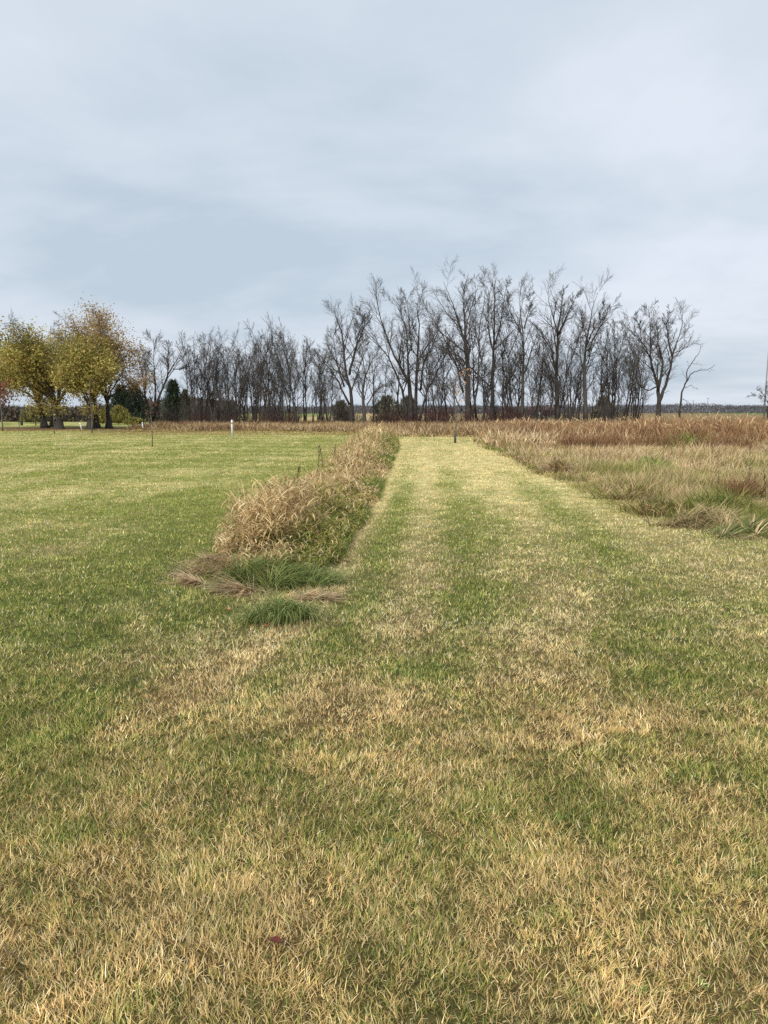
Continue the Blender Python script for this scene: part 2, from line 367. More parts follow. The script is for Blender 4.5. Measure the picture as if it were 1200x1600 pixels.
# ------------------------------------------------------------------ mown grass
def blade_width(d): return .0029 * (np.maximum(d, 2.6) / 2.6) ** .87
def lawn_blades(mb, per=5, D0=29000, d0=1.25, d1=60.0, A=.53, margin=.5):
    """tufts of mown grass; blades get wider and sparser with distance without a seam"""
    dd = np.geomspace(d0, d1, 3000); f = D0 * (2.6 / np.maximum(dd, 2.6)) ** 1.78 * 2 * (A * dd + margin)
    cdf = np.concatenate([[0], np.cumsum((f[1:] + f[:-1]) / 2 * np.diff(dd))]); n = int(cdf[-1] / per)
    y = np.interp(RNG.random(n) * cdf[-1], cdf, dd); x = (RNG.random(n) * 2 - 1) * (A * y + margin)
    ok = (strip_in(x, y) < 0.12) & (meadow_in(x, y) < 0.25)
    ok &= RNG.random(len(x)) < 0.62 + 0.62 * fbm(x, y, 0.09, 2, 91)
    x, y = x[ok], y[ok]
    nt_ = len(x)
    d = np.clip(0.10 + 0.86 * dryness(x, y) + RNG.normal(0, 0.10, nt_), 0.02, 0.97); hn = hue(x, y)
    tone = (1 + RNG.uniform(-.24, .22, nt_) * (1 - .5 * sstep(5, 14, y))) * (.80 + .50 * fbm(x, y, .22, 2, 95)); th = RNG.uniform(0.75, 1.2, nt_) * (0.8 + 0.45 * fbm(x, y, 0.3, 2, 93)); pal = RNG.random(nt_) * .75 + hn * .25
    lay = 2 * math.pi * 1.6 * fbm(x, y, 0.45, 2, 97)
    r = lambda v: np.repeat(v, per)
    n = nt_ * per
    ang = RNG.uniform(0, 2 * math.pi, n); rad = np.abs(RNG.normal(0, 1, n)) * r(.011 * (np.maximum(y, 2.6) / 2.6) ** .6)
    bx_, by_ = r(x) + np.cos(ang) * rad, r(y) + np.sin(ang) * rad
    isdry = RNG.random(n) < r(d)
    k1 = np.clip(((r(pal) * .7 + RNG.random(n) * .3) * 5).astype(int), 0, 4)
    cs = STRAW[np.where(RNG.random(n) < .6, k1, RNG.integers(0, 5, n))]
    cg = GREEN[np.where(RNG.random(n) < .7, k1, RNG.integers(0, 5, n))]
    browner = (1 - sstep(3.4, 6.0, by_))[:, None]               # browner straw in the trodden foreground, paler on the path
    cs = cs * (1 - browner * (1 - np.array([.97, .90, .80])))
    c = np.where(isdry[:, None], cs, cg) * (r(tone) * (1 + RNG.uniform(-.42, .28, n) * (1 - .65 * sstep(4.5, 14, by_))))[:, None]
    az = ang + RNG.normal(0, 0.6, n)
    lx = np.cos(az) + 0.45 * np.cos(r(lay)); ly = np.sin(az) + 0.45 * np.sin(r(lay)); az = np.arctan2(ly, lx)
    h = RNG.uniform(.024, .047, n) * r(th) * (1 + .1 * sstep(10, 30, by_))
    th0 = np.abs(RNG.normal(0.45, 0.32, n)) + 0.15 * isdry; th1 = RNG.uniform(0.0, 0.8, n)
    base = np.stack([bx_, by_, gz(bx_, by_) - 0.004], 1)
    w = blade_width(by_) * RNG.uniform(.7, 1.3, n)
    fine = r(RNG.uniform(3.2, 4.8, nt_) > y)
    for m, segs in ((fine, 2), (~fine, 1)):
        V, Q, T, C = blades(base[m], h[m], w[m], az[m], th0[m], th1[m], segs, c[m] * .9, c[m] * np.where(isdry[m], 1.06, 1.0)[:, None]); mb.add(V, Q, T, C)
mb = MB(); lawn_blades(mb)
tag(obj('lawn_grass', mb.mesh('lawn_grass'), M_GRASS), 'short mown lawn grass, straw coloured with green patches', 'grass', kind='stuff')

# ------------------------------------------------------------------ tall grass: strip, meadow, belt, reeds
def pick(pal, n, w=None):
    pal = np.array(pal); return pal[RNG.choice(len(pal), n, p=w)]
def tufts(mb, x, y, per, spread, h, w, lean0, lean1, bend0, bend1, segs, cols, wind=None, windk=0.6, prof=1.0, z=None, tip=1.05):
    """grass clumps at x,y: h (per clump) length; cols (per clump, 3)"""
    nt_ = len(x); n = nt_ * per; r = lambda v: np.repeat(v, per, axis=0)
    ang = RNG.uniform(0, 2 * math.pi, n); rad = np.abs(RNG.normal(0, 1, n)) * r(np.broadcast_to(spread, nt_))
    bx_, by_ = r(x) + np.cos(ang) * rad, r(y) + np.sin(ang) * rad
    az = ang + RNG.normal(0, 0.7, n)
    if wind is not None:
        lx = np.cos(az) + windk * np.cos(wind); ly = np.sin(az) + windk * np.sin(wind); az = np.arctan2(ly, lx)
    zz_ = gz(bx_, by_) - 0.01 + (0 if z is None else r(z))
    c = r(cols) * RNG.uniform(0.75, 1.25, n)[:, None]
    hh = r(np.broadcast_to(h, nt_)) * RNG.uniform(0.55, 1.15, n)
    V, Q, T, C = blades(np.stack([bx_, by_, zz_], 1), hh, r(np.broadcast_to(w, nt_)) * RNG.uniform(0.7, 1.3, n), az,
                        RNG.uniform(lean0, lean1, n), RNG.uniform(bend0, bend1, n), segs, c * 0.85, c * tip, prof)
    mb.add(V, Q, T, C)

TAN = [lin(218, 194, 142), lin(202, 176, 126), lin(234, 216, 172), lin(182, 154, 106), lin(206, 176, 130), lin(150, 124, 84)]
PINKTAN = [lin(216, 190, 146), lin(202, 174, 130), lin(224, 202, 162), lin(184, 156, 114)]
OLIVE = [lin(142, 144, 68), lin(122, 130, 60), lin(158, 152, 78), lin(108, 120, 56)]
RUSSET = [lin(150, 114, 82), lin(130, 98, 70), lin(168, 132, 96), lin(114, 86, 64)]

def build_strip():
    mb = MB()
    def pts(d0, d1, dens):
        n = int((d1 - d0) * 2.0 * dens); y = RNG.uniform(d0, d1, n)
        v = RNG.uniform(-1, 1, n)
        x = (strip_l(y) + strip_r(y)) / 2 + v * (strip_r(y) - strip_l(y)) / 2
        nose = 7.0 + 1.0 * np.abs(v - .1) ** 2.2 + .5 * (fbm(x, y, .5, 2, 133) - .5)
        ok = (y > nose) & (fbm(x, y, .9, 2, 137) > .27)
        return x[ok], y[ok], v[ok]
    def hgt(x, y, v):
        right_low = np.interp(v, [-1, -.85, -.3, .25, .6, 1], [.45, .85, 1.0, .86, .50, .25])      # the bank falls away towards the path
        bump = 0.12 + 1.25 * fbm(x, y, 1.1, 2, 131) + .50 * fbm(x, y, .3, 2, 132)
        front = sstep(6.5, 8.6, y); far = np.interp(y, [7, 9, 11, 13, 17, 24, 34, 48], [.52, .57, .47, .37, .40, .48, .58, .58])
        return right_low * bump * (0.25 + 0.75 * front) * far
    for d0, d1, dens, nl, lw, ll, segs in [(6.9, 11, 210, 7, .015, .25, 4), (11, 18, 140, 6, .019, .28, 3), (18, 30, 85, 5, .026, .32, 2), (30, 48.5, 45, 5, .040, .36, 2)]:
        x, y, v = pts(d0, d1, dens); n = len(x)
        h = hgt(x, y, v) * RNG.uniform(0.75, 1.12, n)
        tint = (.70 + .6 * fbm(x, y, .35, 2, 149))[:, None] * np.array([1.0, .985, .96]) ** (2 * RNG.random((n, 1)))
        green = (fbm(x, y, 1.2, 2, 141) + 0.50 * sstep(-.05, 0.7, v) * (fbm(x, y, 2.5, 2, 145) + .35) > 0.72 + RNG.normal(0, .06, n))
        # stems
        c = np.where(green[:, None], pick(OLIVE, n) * .9, pick(TAN, n) * .8)
        la = RNG.uniform(0, 2 * math.pi, n)
        base = np.stack([x, y, gz(x, y)], 1); l0 = RNG.uniform(0, .22, n); l1 = RNG.uniform(0.1, .6, n)
        Vs, Q, T, C = blades(base, h * 1.05, lw * .6, la, l0, l1, 2, c * .7, c); mb.add(Vs, Q, T, C)
        # arching leaves up the stem
        for k in range(nl):
            t = RNG.uniform(0.12, 1.0, n) ** 0.75
            px_ = base + np.stack([np.cos(la) * h * t * .22 * t, np.sin(la) * h * t * .22 * t, h * t], 1)
            px_[:, :2] += RNG.normal(0, .03, (n, 2))
            low = (t < 0.45)
            cc = np.where((green & (RNG.random(n) < .7)) [:, None], pick(OLIVE, n), pick(TAN, n, [.24, .2, .12, .16, .18, .10]))
            cc = np.where((low & (RNG.random(n) < .5))[:, None], pick(OLIVE, n) * .9, cc) * RNG.uniform(.75, 1.2, n)[:, None] * tint
            az = RNG.uniform(0, 2 * math.pi, n)
            L_ = ll * RNG.uniform(.6, 1.3, n) * np.clip(h / .5, .45, 1.1)
            Vs, Q, T, C = blades(px_, L_, lw * RNG.uniform(.6, 1.3, n), az, RNG.uniform(.3, 1.2, n), RNG.uniform(.6, 2.6, n), segs, cc * .92, cc * 1.05, 0.55); mb.add(Vs, Q, T, C)
    n = 150; y = RNG.uniform(7.6, 30, n); v = RNG.uniform(-1, .5, n); x = (strip_l(y) + strip_r(y)) / 2 + v * .75       # a few long bents standing above the tangle
    c = pick([TAN[0], TAN[3], lin(150, 146, 84)], n); mb.add(*blades(np.stack([x, y, gz(x, y)], 1), RNG.uniform(.75, 1.15, n), np.maximum(.004, .0009 * y), RNG.uniform(1.8, 4.4, n), RNG.uniform(.05, .4, n), RNG.uniform(.1, .7, n), 4, c * .8, c))
    # short green skirt on the path side and along the lawn side
    for d0, d1, dens, w_ in [(6.9, 16, 260, .009), (16, 48, 50, .03)]:
        n = int((d1 - d0) * 0.8 * dens); y = RNG.uniform(d0, d1, n); x = strip_r(y) - np.abs(RNG.normal(0.02, .34, n))
        ok = fbm(x, y, 1.4, 2, 151) > .36; x, y = x[ok], y[ok]
        tufts(mb, x, y, 4, .03, .20 + .12 * fbm(x, y, 1, 2, 152), w_, .2, .7, .3, 1.6, 3 if d1 < 20 else 2, pick(OLIVE[:2] + [lin(112, 132, 62), lin(96, 122, 60)], len(x)))
    tag(obj('dead_grass', mb.mesh('dead_grass'), M_DEAD), 'long unmown strip of tangled tan dead grass beside the mown path', 'dead grass', kind='stuff')
build_strip()

def build_meadow():
    mb = MB()
    for d0, d1, dens, per, w_, segs, hs in [(8.7, 20, 115, 7, .0085, 2, 1.0), (20, 34, 26, 6, .020, 2, 1.1), (34, 84, 3.6, 5, .055, 2, 1.2)]:
        A = .53; n = int(A * (d1 ** 2 - d0 ** 2) * dens)
        y = np.sqrt(RNG.uniform(d0 ** 2, d1 ** 2, n)); x = RNG.uniform(0, 1, n) * (A * y + 2.0) + 2.5
        m = meadow_in(x, y); ok = (m > 0) & (x < A * y + 1.2) & ((y < 34) | (x < 22)) & (RNG.random(n) < .55 + .8 * fbm(x, y, .6, 2, 161))
        ok &= RNG.random(n) < np.interp(y, [9, 34, 84], [1, 1, .8])
        x, y, m = x[ok], y[ok], m[ok]; n = len(x)
        a = fbm(x * .7, y, 2.2, 3, 163); b = fbm(x * .35, y, 3.0, 2, 167)
        gprob = np.interp(y, [9, 12.5, 15, 22, 30, 40], [.92, .80, .40, .34, .24, .05]) + 1.3 * (a - .5) + .45 * np.exp(-m / .7)
        g = RNG.random(n) < gprob
        rus = RNG.random(n) < np.interp(y, [15, 26, 31, 34, 38, 50, 84], [.05, .12, .45, .45, .2, .55, .6]) + 1.2 * (b - .5)
        c = np.where(g[:, None], pick(OLIVE, n), np.where(rus[:, None], pick(RUSSET, n), pick(PINKTAN, n))) * (.62 + .76 * fbm(x, y, .8, 2, 165))[:, None]
        h = hs * (.10 + .62 * fbm(x, y, 1.3, 2, 169) ** 1.3) * np.where(g, .85, 1.0) * (.5 + .5 * sstep(0, 1.0, m)) * np.interp(y, [9, 12, 16, 34, 45], [.75, .85, 1.0, 1.1, 1.9])
        tufts(mb, x, y, per, .05 if d1 < 21 else .12, h, w_, .1, .75, .2, 1.5, segs, c, wind=0.3, windk=.7)
    n = 900; y = RNG.uniform(31.5, 35, n); x = RNG.uniform(8.0, 15.5, n); ok = fbm(x, y, 1.6, 2, 177) > .42; x, y = x[ok], y[ok]      # dark goldenrod band
    tufts(mb, x, y, 7, .15, .75 * (.6 + .8 * fbm(x, y, .9, 2, 178)), .03, .0, .5, .1, 1.0, 2, pick([lin(146, 112, 80), lin(128, 96, 68), lin(164, 130, 92)], len(x)))
    tag(obj('meadow_grass', mb.mesh('meadow_grass'), M_DEAD), 'rough uncut meadow of tan and olive grass along the mown path', 'meadow grass', kind='stuff')
    # reeds
    mb = MB()
    n = 5200; y = RNG.uniform(33, 66, n); x = RNG.uniform(9, 40, n)
    ed = 34.5 + 2.5 * fbm(x, y * 0, 3.0, 2, 171) + np.interp(x, [9, 13.5, 16, 40], [14, 7, 0, -1])
    ok = (y > ed) & (x < .56 * y + 3) & (fbm(x, y, 2.2, 2, 173) > .30); x, y = x[ok], y[ok]; n = len(x)
    h = RNG.uniform(.95, 1.42, n) * np.interp(x - .3 * (y - 36), [9, 15], [.8, 1.05])
    c = pick([lin(166, 130, 92), lin(148, 114, 80), lin(186, 152, 110), lin(126, 96, 68)], n)
    tufts(mb, x, y, 5, .14, h, .045, .02, .35, .1, 1.3, 3, c, prof=.7)
    k = RNG.random(n) < .5
    base = np.stack([x[k], y[k], gz(x[k], y[k]) + h[k] * RNG.uniform(.5, .95, k.sum())], 1)    # snapped-over leaves
    Vs, Q, T, C = blades(base, RNG.uniform(.4, .8, k.sum()), .05, RNG.uniform(0, 6.28, k.sum()), RNG.uniform(.5, 1.2, k.sum()), RNG.uniform(.3, 1.4, k.sum()), 2, pick([lin(220, 186, 138), lin(200, 160, 114)], k.sum()), pick([lin(226, 196, 150)], k.sum()), .5)
    mb.add(Vs, Q, T, C)
    tag(obj('reed_bed', mb.mesh('reed_bed'), M_DEAD), 'tall stand of brown dry reeds behind the rough meadow', 'reeds', kind='stuff')
    # belt of dead grass in front of the trees
    mb = MB()
    n = 30000; y = RNG.uniform(47.5, 88, n); x = RNG.uniform(-28, 20, n)
    edge = np.interp(x, [-28, -21, -10, -3, 0, 1, 5, 8, 20], [70, 66, 62.5, 58, 53, 49.5, 48.5, 48, 48]) + 1.6 * (fbm(x, y, 2.5, 2, 181) - .5)
    ok = (y > edge) & (x > -21.5 - .15 * (y - 60) + 3 * (fbm(x, y, 3, 2, 183) - .5)); x, y, edge = x[ok], y[ok], edge[ok]; n = len(x)
    rus = RNG.random(n) < .25 + 1.5 * (fbm(x, y, 3.5, 2, 185) - .5) + .25 * sstep(65, 80, y)
    c = np.where(rus[:, None], pick(RUSSET, n), pick(PINKTAN + [lin(178, 150, 92)], n))
    c = np.where((RNG.random(n) < .5 * np.exp(-(y - edge) / .6))[:, None], pick(OLIVE, n) * .8, c)
    h = (.35 + .65 * fbm(x, y, 2.2, 3, 187)) * (.35 + .65 * sstep(0, 2.0, y - edge))
    tufts(mb, x, y, 3, .16, h, .062, .05, .7, .1, 1.4, 2, c * .84)
    n = 5000; y = RNG.uniform(50, 66, n); x = RNG.uniform(-34, -2, n)               # half-cut tan rough in front of it
    e2 = np.interp(x, [-34, -21, -10, -3], [66, 66, 62.5, 58]); ok = (y < e2 + 1) & (y > e2 - 5) & (fbm(x * .4, y, 1.3, 2, 189) > .5); x, y = x[ok], y[ok]
    tufts(mb, x, y, 4, .15, .14, .07, .2, .8, .2, 1.0, 1, pick([lin(196, 176, 110), lin(174, 154, 92), lin(150, 132, 80)], len(x)))
    tag(obj('dead_grass', mb.mesh('dead_grass_belt'), M_DEAD), 'low belt of russet and tan dead grass along the foot of the tree row', 'dead grass', kind='stuff')
build_meadow()

# --- tussocks and dead mats at the near end of the strip and on the meadow edge
BLUEG = [lin(136, 148, 82), lin(120, 134, 74), lin(154, 160, 98), lin(104, 120, 66)]
MATC = [lin(210, 184, 144), lin(196, 168, 128), lin(222, 200, 160), lin(176, 148, 112)]
def tussock(pxy, label, pal, n, rad, h, w, wind, windk, l0, l1, b0, b1, cat='grass tussock', sq=1.0, group=None, z=0.0, name='grass_tussock'):
    x0, y0 = G(*pxy); mb = MB()
    K = max(5, int(9 * (rad / .3) ** .7)); a = RNG.uniform(0, 6.283, K); r_ = rad * np.sqrt(RNG.random(K)); sx_, sy_ = np.cos(a) * r_, np.sin(a) * r_ * sq     # several crowns grown together
    own = RNG.integers(0, K, n); kh = RNG.uniform(.65, 1.2, K)[own]; ka = RNG.normal(0, .6, K)[own]; kt = RNG.uniform(.8, 1.2, K)[own]
    g1, g2 = RNG.normal(0, 1, n), RNG.normal(0, 1, n); bx_ = sx_[own] + g1 * rad * .16; by_ = sy_[own] + g2 * rad * .16 * sq
    rr = np.clip(np.hypot(bx_, by_ / sq) / rad, 0, 1.2)
    az = np.arctan2(g2 * .7 + np.sin(wind + ka) * windk * 1.6 + RNG.normal(0, .45, n), g1 * .7 + np.cos(wind + ka) * windk * 1.6 + RNG.normal(0, .45, n))
    keep = RNG.random(n) < .62; bx_, by_, rr, az, kh, kt = [q[keep] for q in (bx_, by_, rr, az, kh, kt)]; w = w * 1.45
    N_ = len(bx_); c = pick(pal, N_) * (kt * RNG.uniform(.6, 1.3, N_))[:, None]; h = h * kh
    zz_ = gz(bx_ + x0, by_ + y0) - gp(x0, y0) - .01 + (z or .32 * np.mean(h)) * np.clip(1 - rr, 0, 1)
    V, Q, T, C = blades(np.stack([bx_, by_, zz_], 1), h * RNG.uniform(.6, 1.15, N_), w * RNG.uniform(.7, 1.3, N_), az,
                        RNG.uniform(l0, l1, N_) + .25 * rr, RNG.uniform(b0, b1, N_), 4, c * .8, c * 1.05)
    mb.add(V, Q, T, C)
    root = empty(name, (x0, y0, gp(x0, y0)))
    tag(root, label, cat, group)
    tag(obj('blades', mb.mesh(name), M_DEAD, root), kind='stuff')
tussock((432, 965), 'small dark green tussock combed forward at the tip of the grass strip', BLUEG, 1100, .24, .36, .005, -1.7, .6, .05, .5, 1.3, 2.3)
tussock((468, 912), 'dark green tussock spilling over the mown path edge', BLUEG, 1100, .26, .36, .005, -.4, .7, .05, .5, 1.2, 2.3)
tussock((418, 905), 'mounded green tussock between the dead grass and the combed one', BLUEG + OLIVE[:1], 1600, .36, .44, .0055, -1.2, .4, .05, .5, 1.1, 2.2)
tussock((425, 868), 'upright dark green tussock growing out of the tan dead grass', BLUEG + OLIVE[1:3], 1300, .34, .52, .006, -1.0, .3, .1, .6, .5, 1.5)
tussock((335, 893), 'flattened greyish tan mat of dead grass beside the green lawn', MATC, 1500, .42, .30, .006, -2.6, .8, .8, 1.3, .2, .9, 'dead grass mat', .75, name='dead_grass_mat', z=.16)
tussock((298, 915), 'small tan dead grass mat lying out on the green lawn', MATC, 500, .18, .24, .006, -2.9, .9, .9, 1.4, .1, .6, 'dead grass mat', .7, name='dead_grass_mat', z=.08)
tussock((372, 925), 'tan dead grass mat lying between two green tussocks', MATC, 700, .28, .28, .006, -2.2, .9, .9, 1.35, .1, .7, 'dead grass mat', .7, name='dead_grass_mat', z=.08)
tussock((480, 935), 'swirl of tan dead grass flattened on the path beside the tussocks', MATC, 600, .24, .26, .006, .1, .9, 1.0, 1.4, .1, .5, 'dead grass mat', .6, name='dead_grass_mat', z=.05)
tussock((1095, 822), 'grey brown windswept tussock at the meadow corner', [lin(186, 164, 120), lin(160, 138, 100), lin(202, 178, 134), lin(136, 130, 76)], 1400, .60, .46, .009, .3, .8, .4, .9, .6, 1.6)
tussock((1160, 838), 'grey green sprawling tussock beside the windswept one', BLUEG + MATC[:2], 900, .45, .40, .009, .2, .7, .5, .9, .5, 1.5)
tussock((1035, 800), 'olive and rust tussock overhanging the mown path', OLIVE + PINKTAN[:2] + [RUSSET[2], TAN[3]], 1100, .62, .36, .010, -2.4, .5, .2, .7, .6, 1.6)
tussock((985, 775), 'yellow green tussock on the path edge of the meadow', OLIVE + PINKTAN[:2] + [TAN[0], TAN[3]], 1100, .66, .40, .011, -2.0, .4, .15, .6, .6, 1.6)
tussock((1120, 800), 'bright olive fan of grass behind the windswept tussock', OLIVE + [lin(150, 158, 80)], 1100, .45, .52, .010, 1.2, .3, .1, .5, .5, 1.4)
tussock((1078, 702), 'bright green clump of grass among the tan meadow', [lin(142, 152, 74), lin(126, 138, 66), lin(156, 160, 88)], 300, .75, .85, .04, 0, 0, .1, .5, .3, 1.2)
tussock((1010, 735), 'pale green clump of grass low in the tan meadow', [lin(146, 158, 78), lin(126, 142, 66)], 420, .6, .5, .025, .4, .4, .2, .6, .4, 1.4)
tussock((1165, 782), 'dark rust brown clump of dead weeds in the meadow', [lin(150, 116, 80), lin(130, 98, 68), lin(168, 134, 94)], 900, .42, .55, .012, 0, 0, .05, .5, .2, 1.2, 'dead weeds', name='dead_weed_clump')
tussock((870, 742), 'greyish tan hummock of grass bulging over the path edge', PINKTAN + [lin(140, 130, 100)], 900, .5, .55, .016, -2.6, .6, .2, .8, .6, 1.5)
tussock((685, 918), 'small tan scalp of dead clippings lying on the mown path', MATC[:3], 320, .13, .08, .005, .2, .6, 1.0, 1.45, .0, .4, 'clippings', .6, name='grass_clippings', z=.02)

# --- dead weed stalks, leaves and rosettes
def stalk(pxy, hpx, label, group=None, col=0, lean=.06):
    x0, y0 = G(*pxy); z0 = gp(x0, y0); h = hpx * y0 / FPX
    root = empty('weed_stalk', (x0, y0, z0)); tag(root, label, 'weed', group)
    w_ = max(.005, .00048 * y0); mb = MB()
    P = [(0, 0, 0), (lean * h * .3, 0, h * .4), (lean * h, .02, h)]; mb.tube(P, [w_, w_ * .8, w_ * .5], 5)
    for k in range(4):
        t = RNG.uniform(.5, .95); a = RNG.uniform(0, 6.28); l_ = h * RNG.uniform(.12, .26)
        b = np.array([lean * h * t, 0, h * t]); mb.tube([b, b + np.array([math.cos(a) * l_ * .5, math.sin(a) * l_ * .5, l_ * .8])], [w_ * .5, w_ * .3], 4)
    obj('stem', mb.mesh('weed_stem'), M_STALK, root)
    n = 40; t = RNG.uniform(.5, 1.0, n); c = pick(RUSSET, n) * .6
    base = np.stack([lean * h * t + RNG.normal(0, .01 * h + .005, n), RNG.normal(0, .01 * h + .005, n), h * t], 1); mb = MB()
    mb.add(*blades(base, h * .07, w_ * 1.6, RNG.uniform(0, 6.28, n), RNG.uniform(.2, 1.2, n), RNG.uniform(0, 1, n), 1, c, c))
    tag(obj('seed_head', mb.mesh('seed_head'), M_DEAD, root), kind='stuff')
M_STALK = plain_mat('weed_stem_bark', (0.06, 0.040, 0.026), (0.12, 0.080, 0.05), 9, .9)
for (p, h_) in [((1121, 777), 34), ((1140, 773), 22), ((1171, 778), 50), ((1180, 778), 34), ((1196, 782), 46), ((1112, 772), 16)]:
    stalk(p, h_, 'dark dry weed stalk standing up from the green edge of the meadow', 'dry weed stalks in the meadow', lean=RNG.uniform(-.12, .12))
stalk((1089, 708), 20, 'short reddish brown weed stalk beside the bright green clump', lean=.02)
stalk((960, 708), 18, 'lone dry weed stalk in tan meadow before the brown weed band')
stalk((1169, 725), 28, 'dry weed stalk standing in front of the reeds', lean=.1)
for (p, h_, l_) in [((462, 790), 62, .08), ((470, 788), 58, -.05)]:
    stalk(p, h_, 'dark forked weed stalk rising from the middle of the dead grass strip', 'stalks over the dead grass strip', lean=l_)
for (p, h_, l_) in [((497, 748), 52, .05), ((520, 738), 44, .12), ((505, 742), 40, -.1)]:
    stalk(p, h_, 'thin weed stalk rising from the dead grass strip towards the trees', 'thin stalks over the dead grass strip', lean=l_)

def fallen_leaf(pxy, size, c, label, rz, group=None):
    x0, y0 = G(*pxy); n = 9; t = np.linspace(0, 1, n); V = []; 
    wd = np.array([.05, .30, .46, .40, .52, .36, .30, .14, .0]) * size * .8
    for k in range(n):
        curl = .16 * size * math.sin(t[k] * 3.1) 
        for s_, up in ((-1, .35), (0, 0), (1, .28)):
            V.append((s_ * wd[k], (t[k] - .5) * size * 1.3, curl + up * wd[k]))
    Q = [[3 * k + j, 3 * k + j + 1, 3 * k + j + 4, 3 * k + j + 3] for k in range(n - 1) for j in range(2)]
    mb = MB(); V = np.array(V); mb.add(V, Q=Q); mb.add(V + [0, 0, -.0012], Q=[q[::-1] for q in Q])
    me = mb.mesh('fallen_leaf', True)
    root = empty('fallen_leaf', (x0, y0, gp(x0, y0) + .030), rz); tag(root, label, 'leaf', group)
    obj('blade', me, plain_mat('leaf_' + label[:12], tuple(c * .7), tuple(c * 1.1), 40, .6), root)
    mb = MB(); mb.tube([(0, -.62 * size, .0), (.05 * size, -.9 * size, .01), (.1 * size, -1.1 * size, .02)], [.0016, .0013, .0011], 5)
    obj('stalk', mb.mesh('leaf_stalk'), M_STALK, root)
fallen_leaf((430, 1490), .034, lin(98, 46, 34), 'dark red fallen leaf lying in the straw coloured lawn', 1.3)
fallen_leaf((356, 957), .05, lin(176, 120, 84), 'orange tan fallen leaf against the foot of the combed tussock', .6)
fallen_leaf((406, 972), .04, lin(196, 154, 112), 'pale tan fallen leaf in the green grass before the tussock', 2.0)
fallen_leaf((418, 981), .042, lin(160, 98, 64), 'brown fallen leaf on the lawn before the tussock tip', -.7)
fallen_leaf((305, 892), .06, lin(226, 200, 172), 'pale pinkish leaf caught on the flattened dead mat', .3)

def rosette(pxy, n, size, label, c):
    x0, y0 = G(*pxy); root = empty('broadleaf_weed', (x0, y0, gp(x0, y0) + .004)); tag(root, label, 'weed')
    t = np.linspace(0, 1, 7); wd = np.array([.06, .10, .2, .27, .25, .15, 0]) * size; V = []
    for k in range(7):
        z = size * (.55 * t[k] - .38 * t[k] ** 2)
        V += [(-wd[k], t[k] * size, z + .25 * wd[k]), (0, t[k] * size, z), (wd[k], t[k] * size, z + .25 * wd[k])]
    Q = [[3 * k + j, 3 * k + j + 1, 3 * k + j + 4, 3 * k + j + 3] for k in range(6) for j in range(2)]
    mb = MB(); mb.add(V, Q=Q, C=c); me = mb.mesh('rosette_leaf', True); me.materials.append(M_LEAF)
    for k in range(n):
        s_ = RNG.uniform(.7, 1.1); obj('leaf', me, None, root, rot=(RNG.uniform(-.2, .25), 0, k * 2.4 + RNG.uniform(-.3, .3)), scale=(s_, s_, s_))
rosette((872, 1280), 8, .034, 'dark green broadleaf weed in the straw lawn', lin(92, 116, 48))
rosette((1000, 1562), 6, .026, 'bright green broadleaf weed low in the dry lawn', lin(104, 126, 58))
rosette((1098, 1552), 6, .022, 'small fresh green weed with few round leaves', lin(106, 130, 64))
rosette((232, 1258), 7, .032, 'low dark green weed among brown blades', lin(88, 108, 50))
rosette((612, 1322), 6, .034, 'bluish green weed between dry tufts', lin(92, 112, 62))

# ------------------------------------------------------------------ trees
PR = random.Random(11)
def rv(): 
    v = np.array([PR.gauss(0, 1), PR.gauss(0, 1), PR.gauss(0, 1)]); return v / (np.linalg.norm(v) + 1e-9)
def unit(v): return v / (np.linalg.norm(v) + 1e-9)
def smooth_poly(P, n):
    """Catmull-Rom through the points"""
    P = np.asarray(P, float); E = np.concatenate([[2 * P[0] - P[1]], P, [2 * P[-1] - P[-2]]]); o = []
    m = len(P) - 1
    for k in range(n):
        u = k / (n - 1) * m; i = min(int(u), m - 1); t = u - i
        a, b, c, d = E[i], E[i + 1], E[i + 2], E[i + 3]
        o.append(.5 * ((2 * b) + (c - a) * t + (2 * a - 5 * b + 4 * c - d) * t * t + (3 * b - a - 3 * c + d) * t ** 3))
    return np.array(o)
def grow_line(p, d, L_, n, up, jit):
    P = [p]; d = unit(d)
    for k in range(n - 1):
        d = unit(d + np.array([0, 0, up]) + rv() * jit); p = p + d * (L_ / (n - 1)); P.append(p)
    return np.array(P)
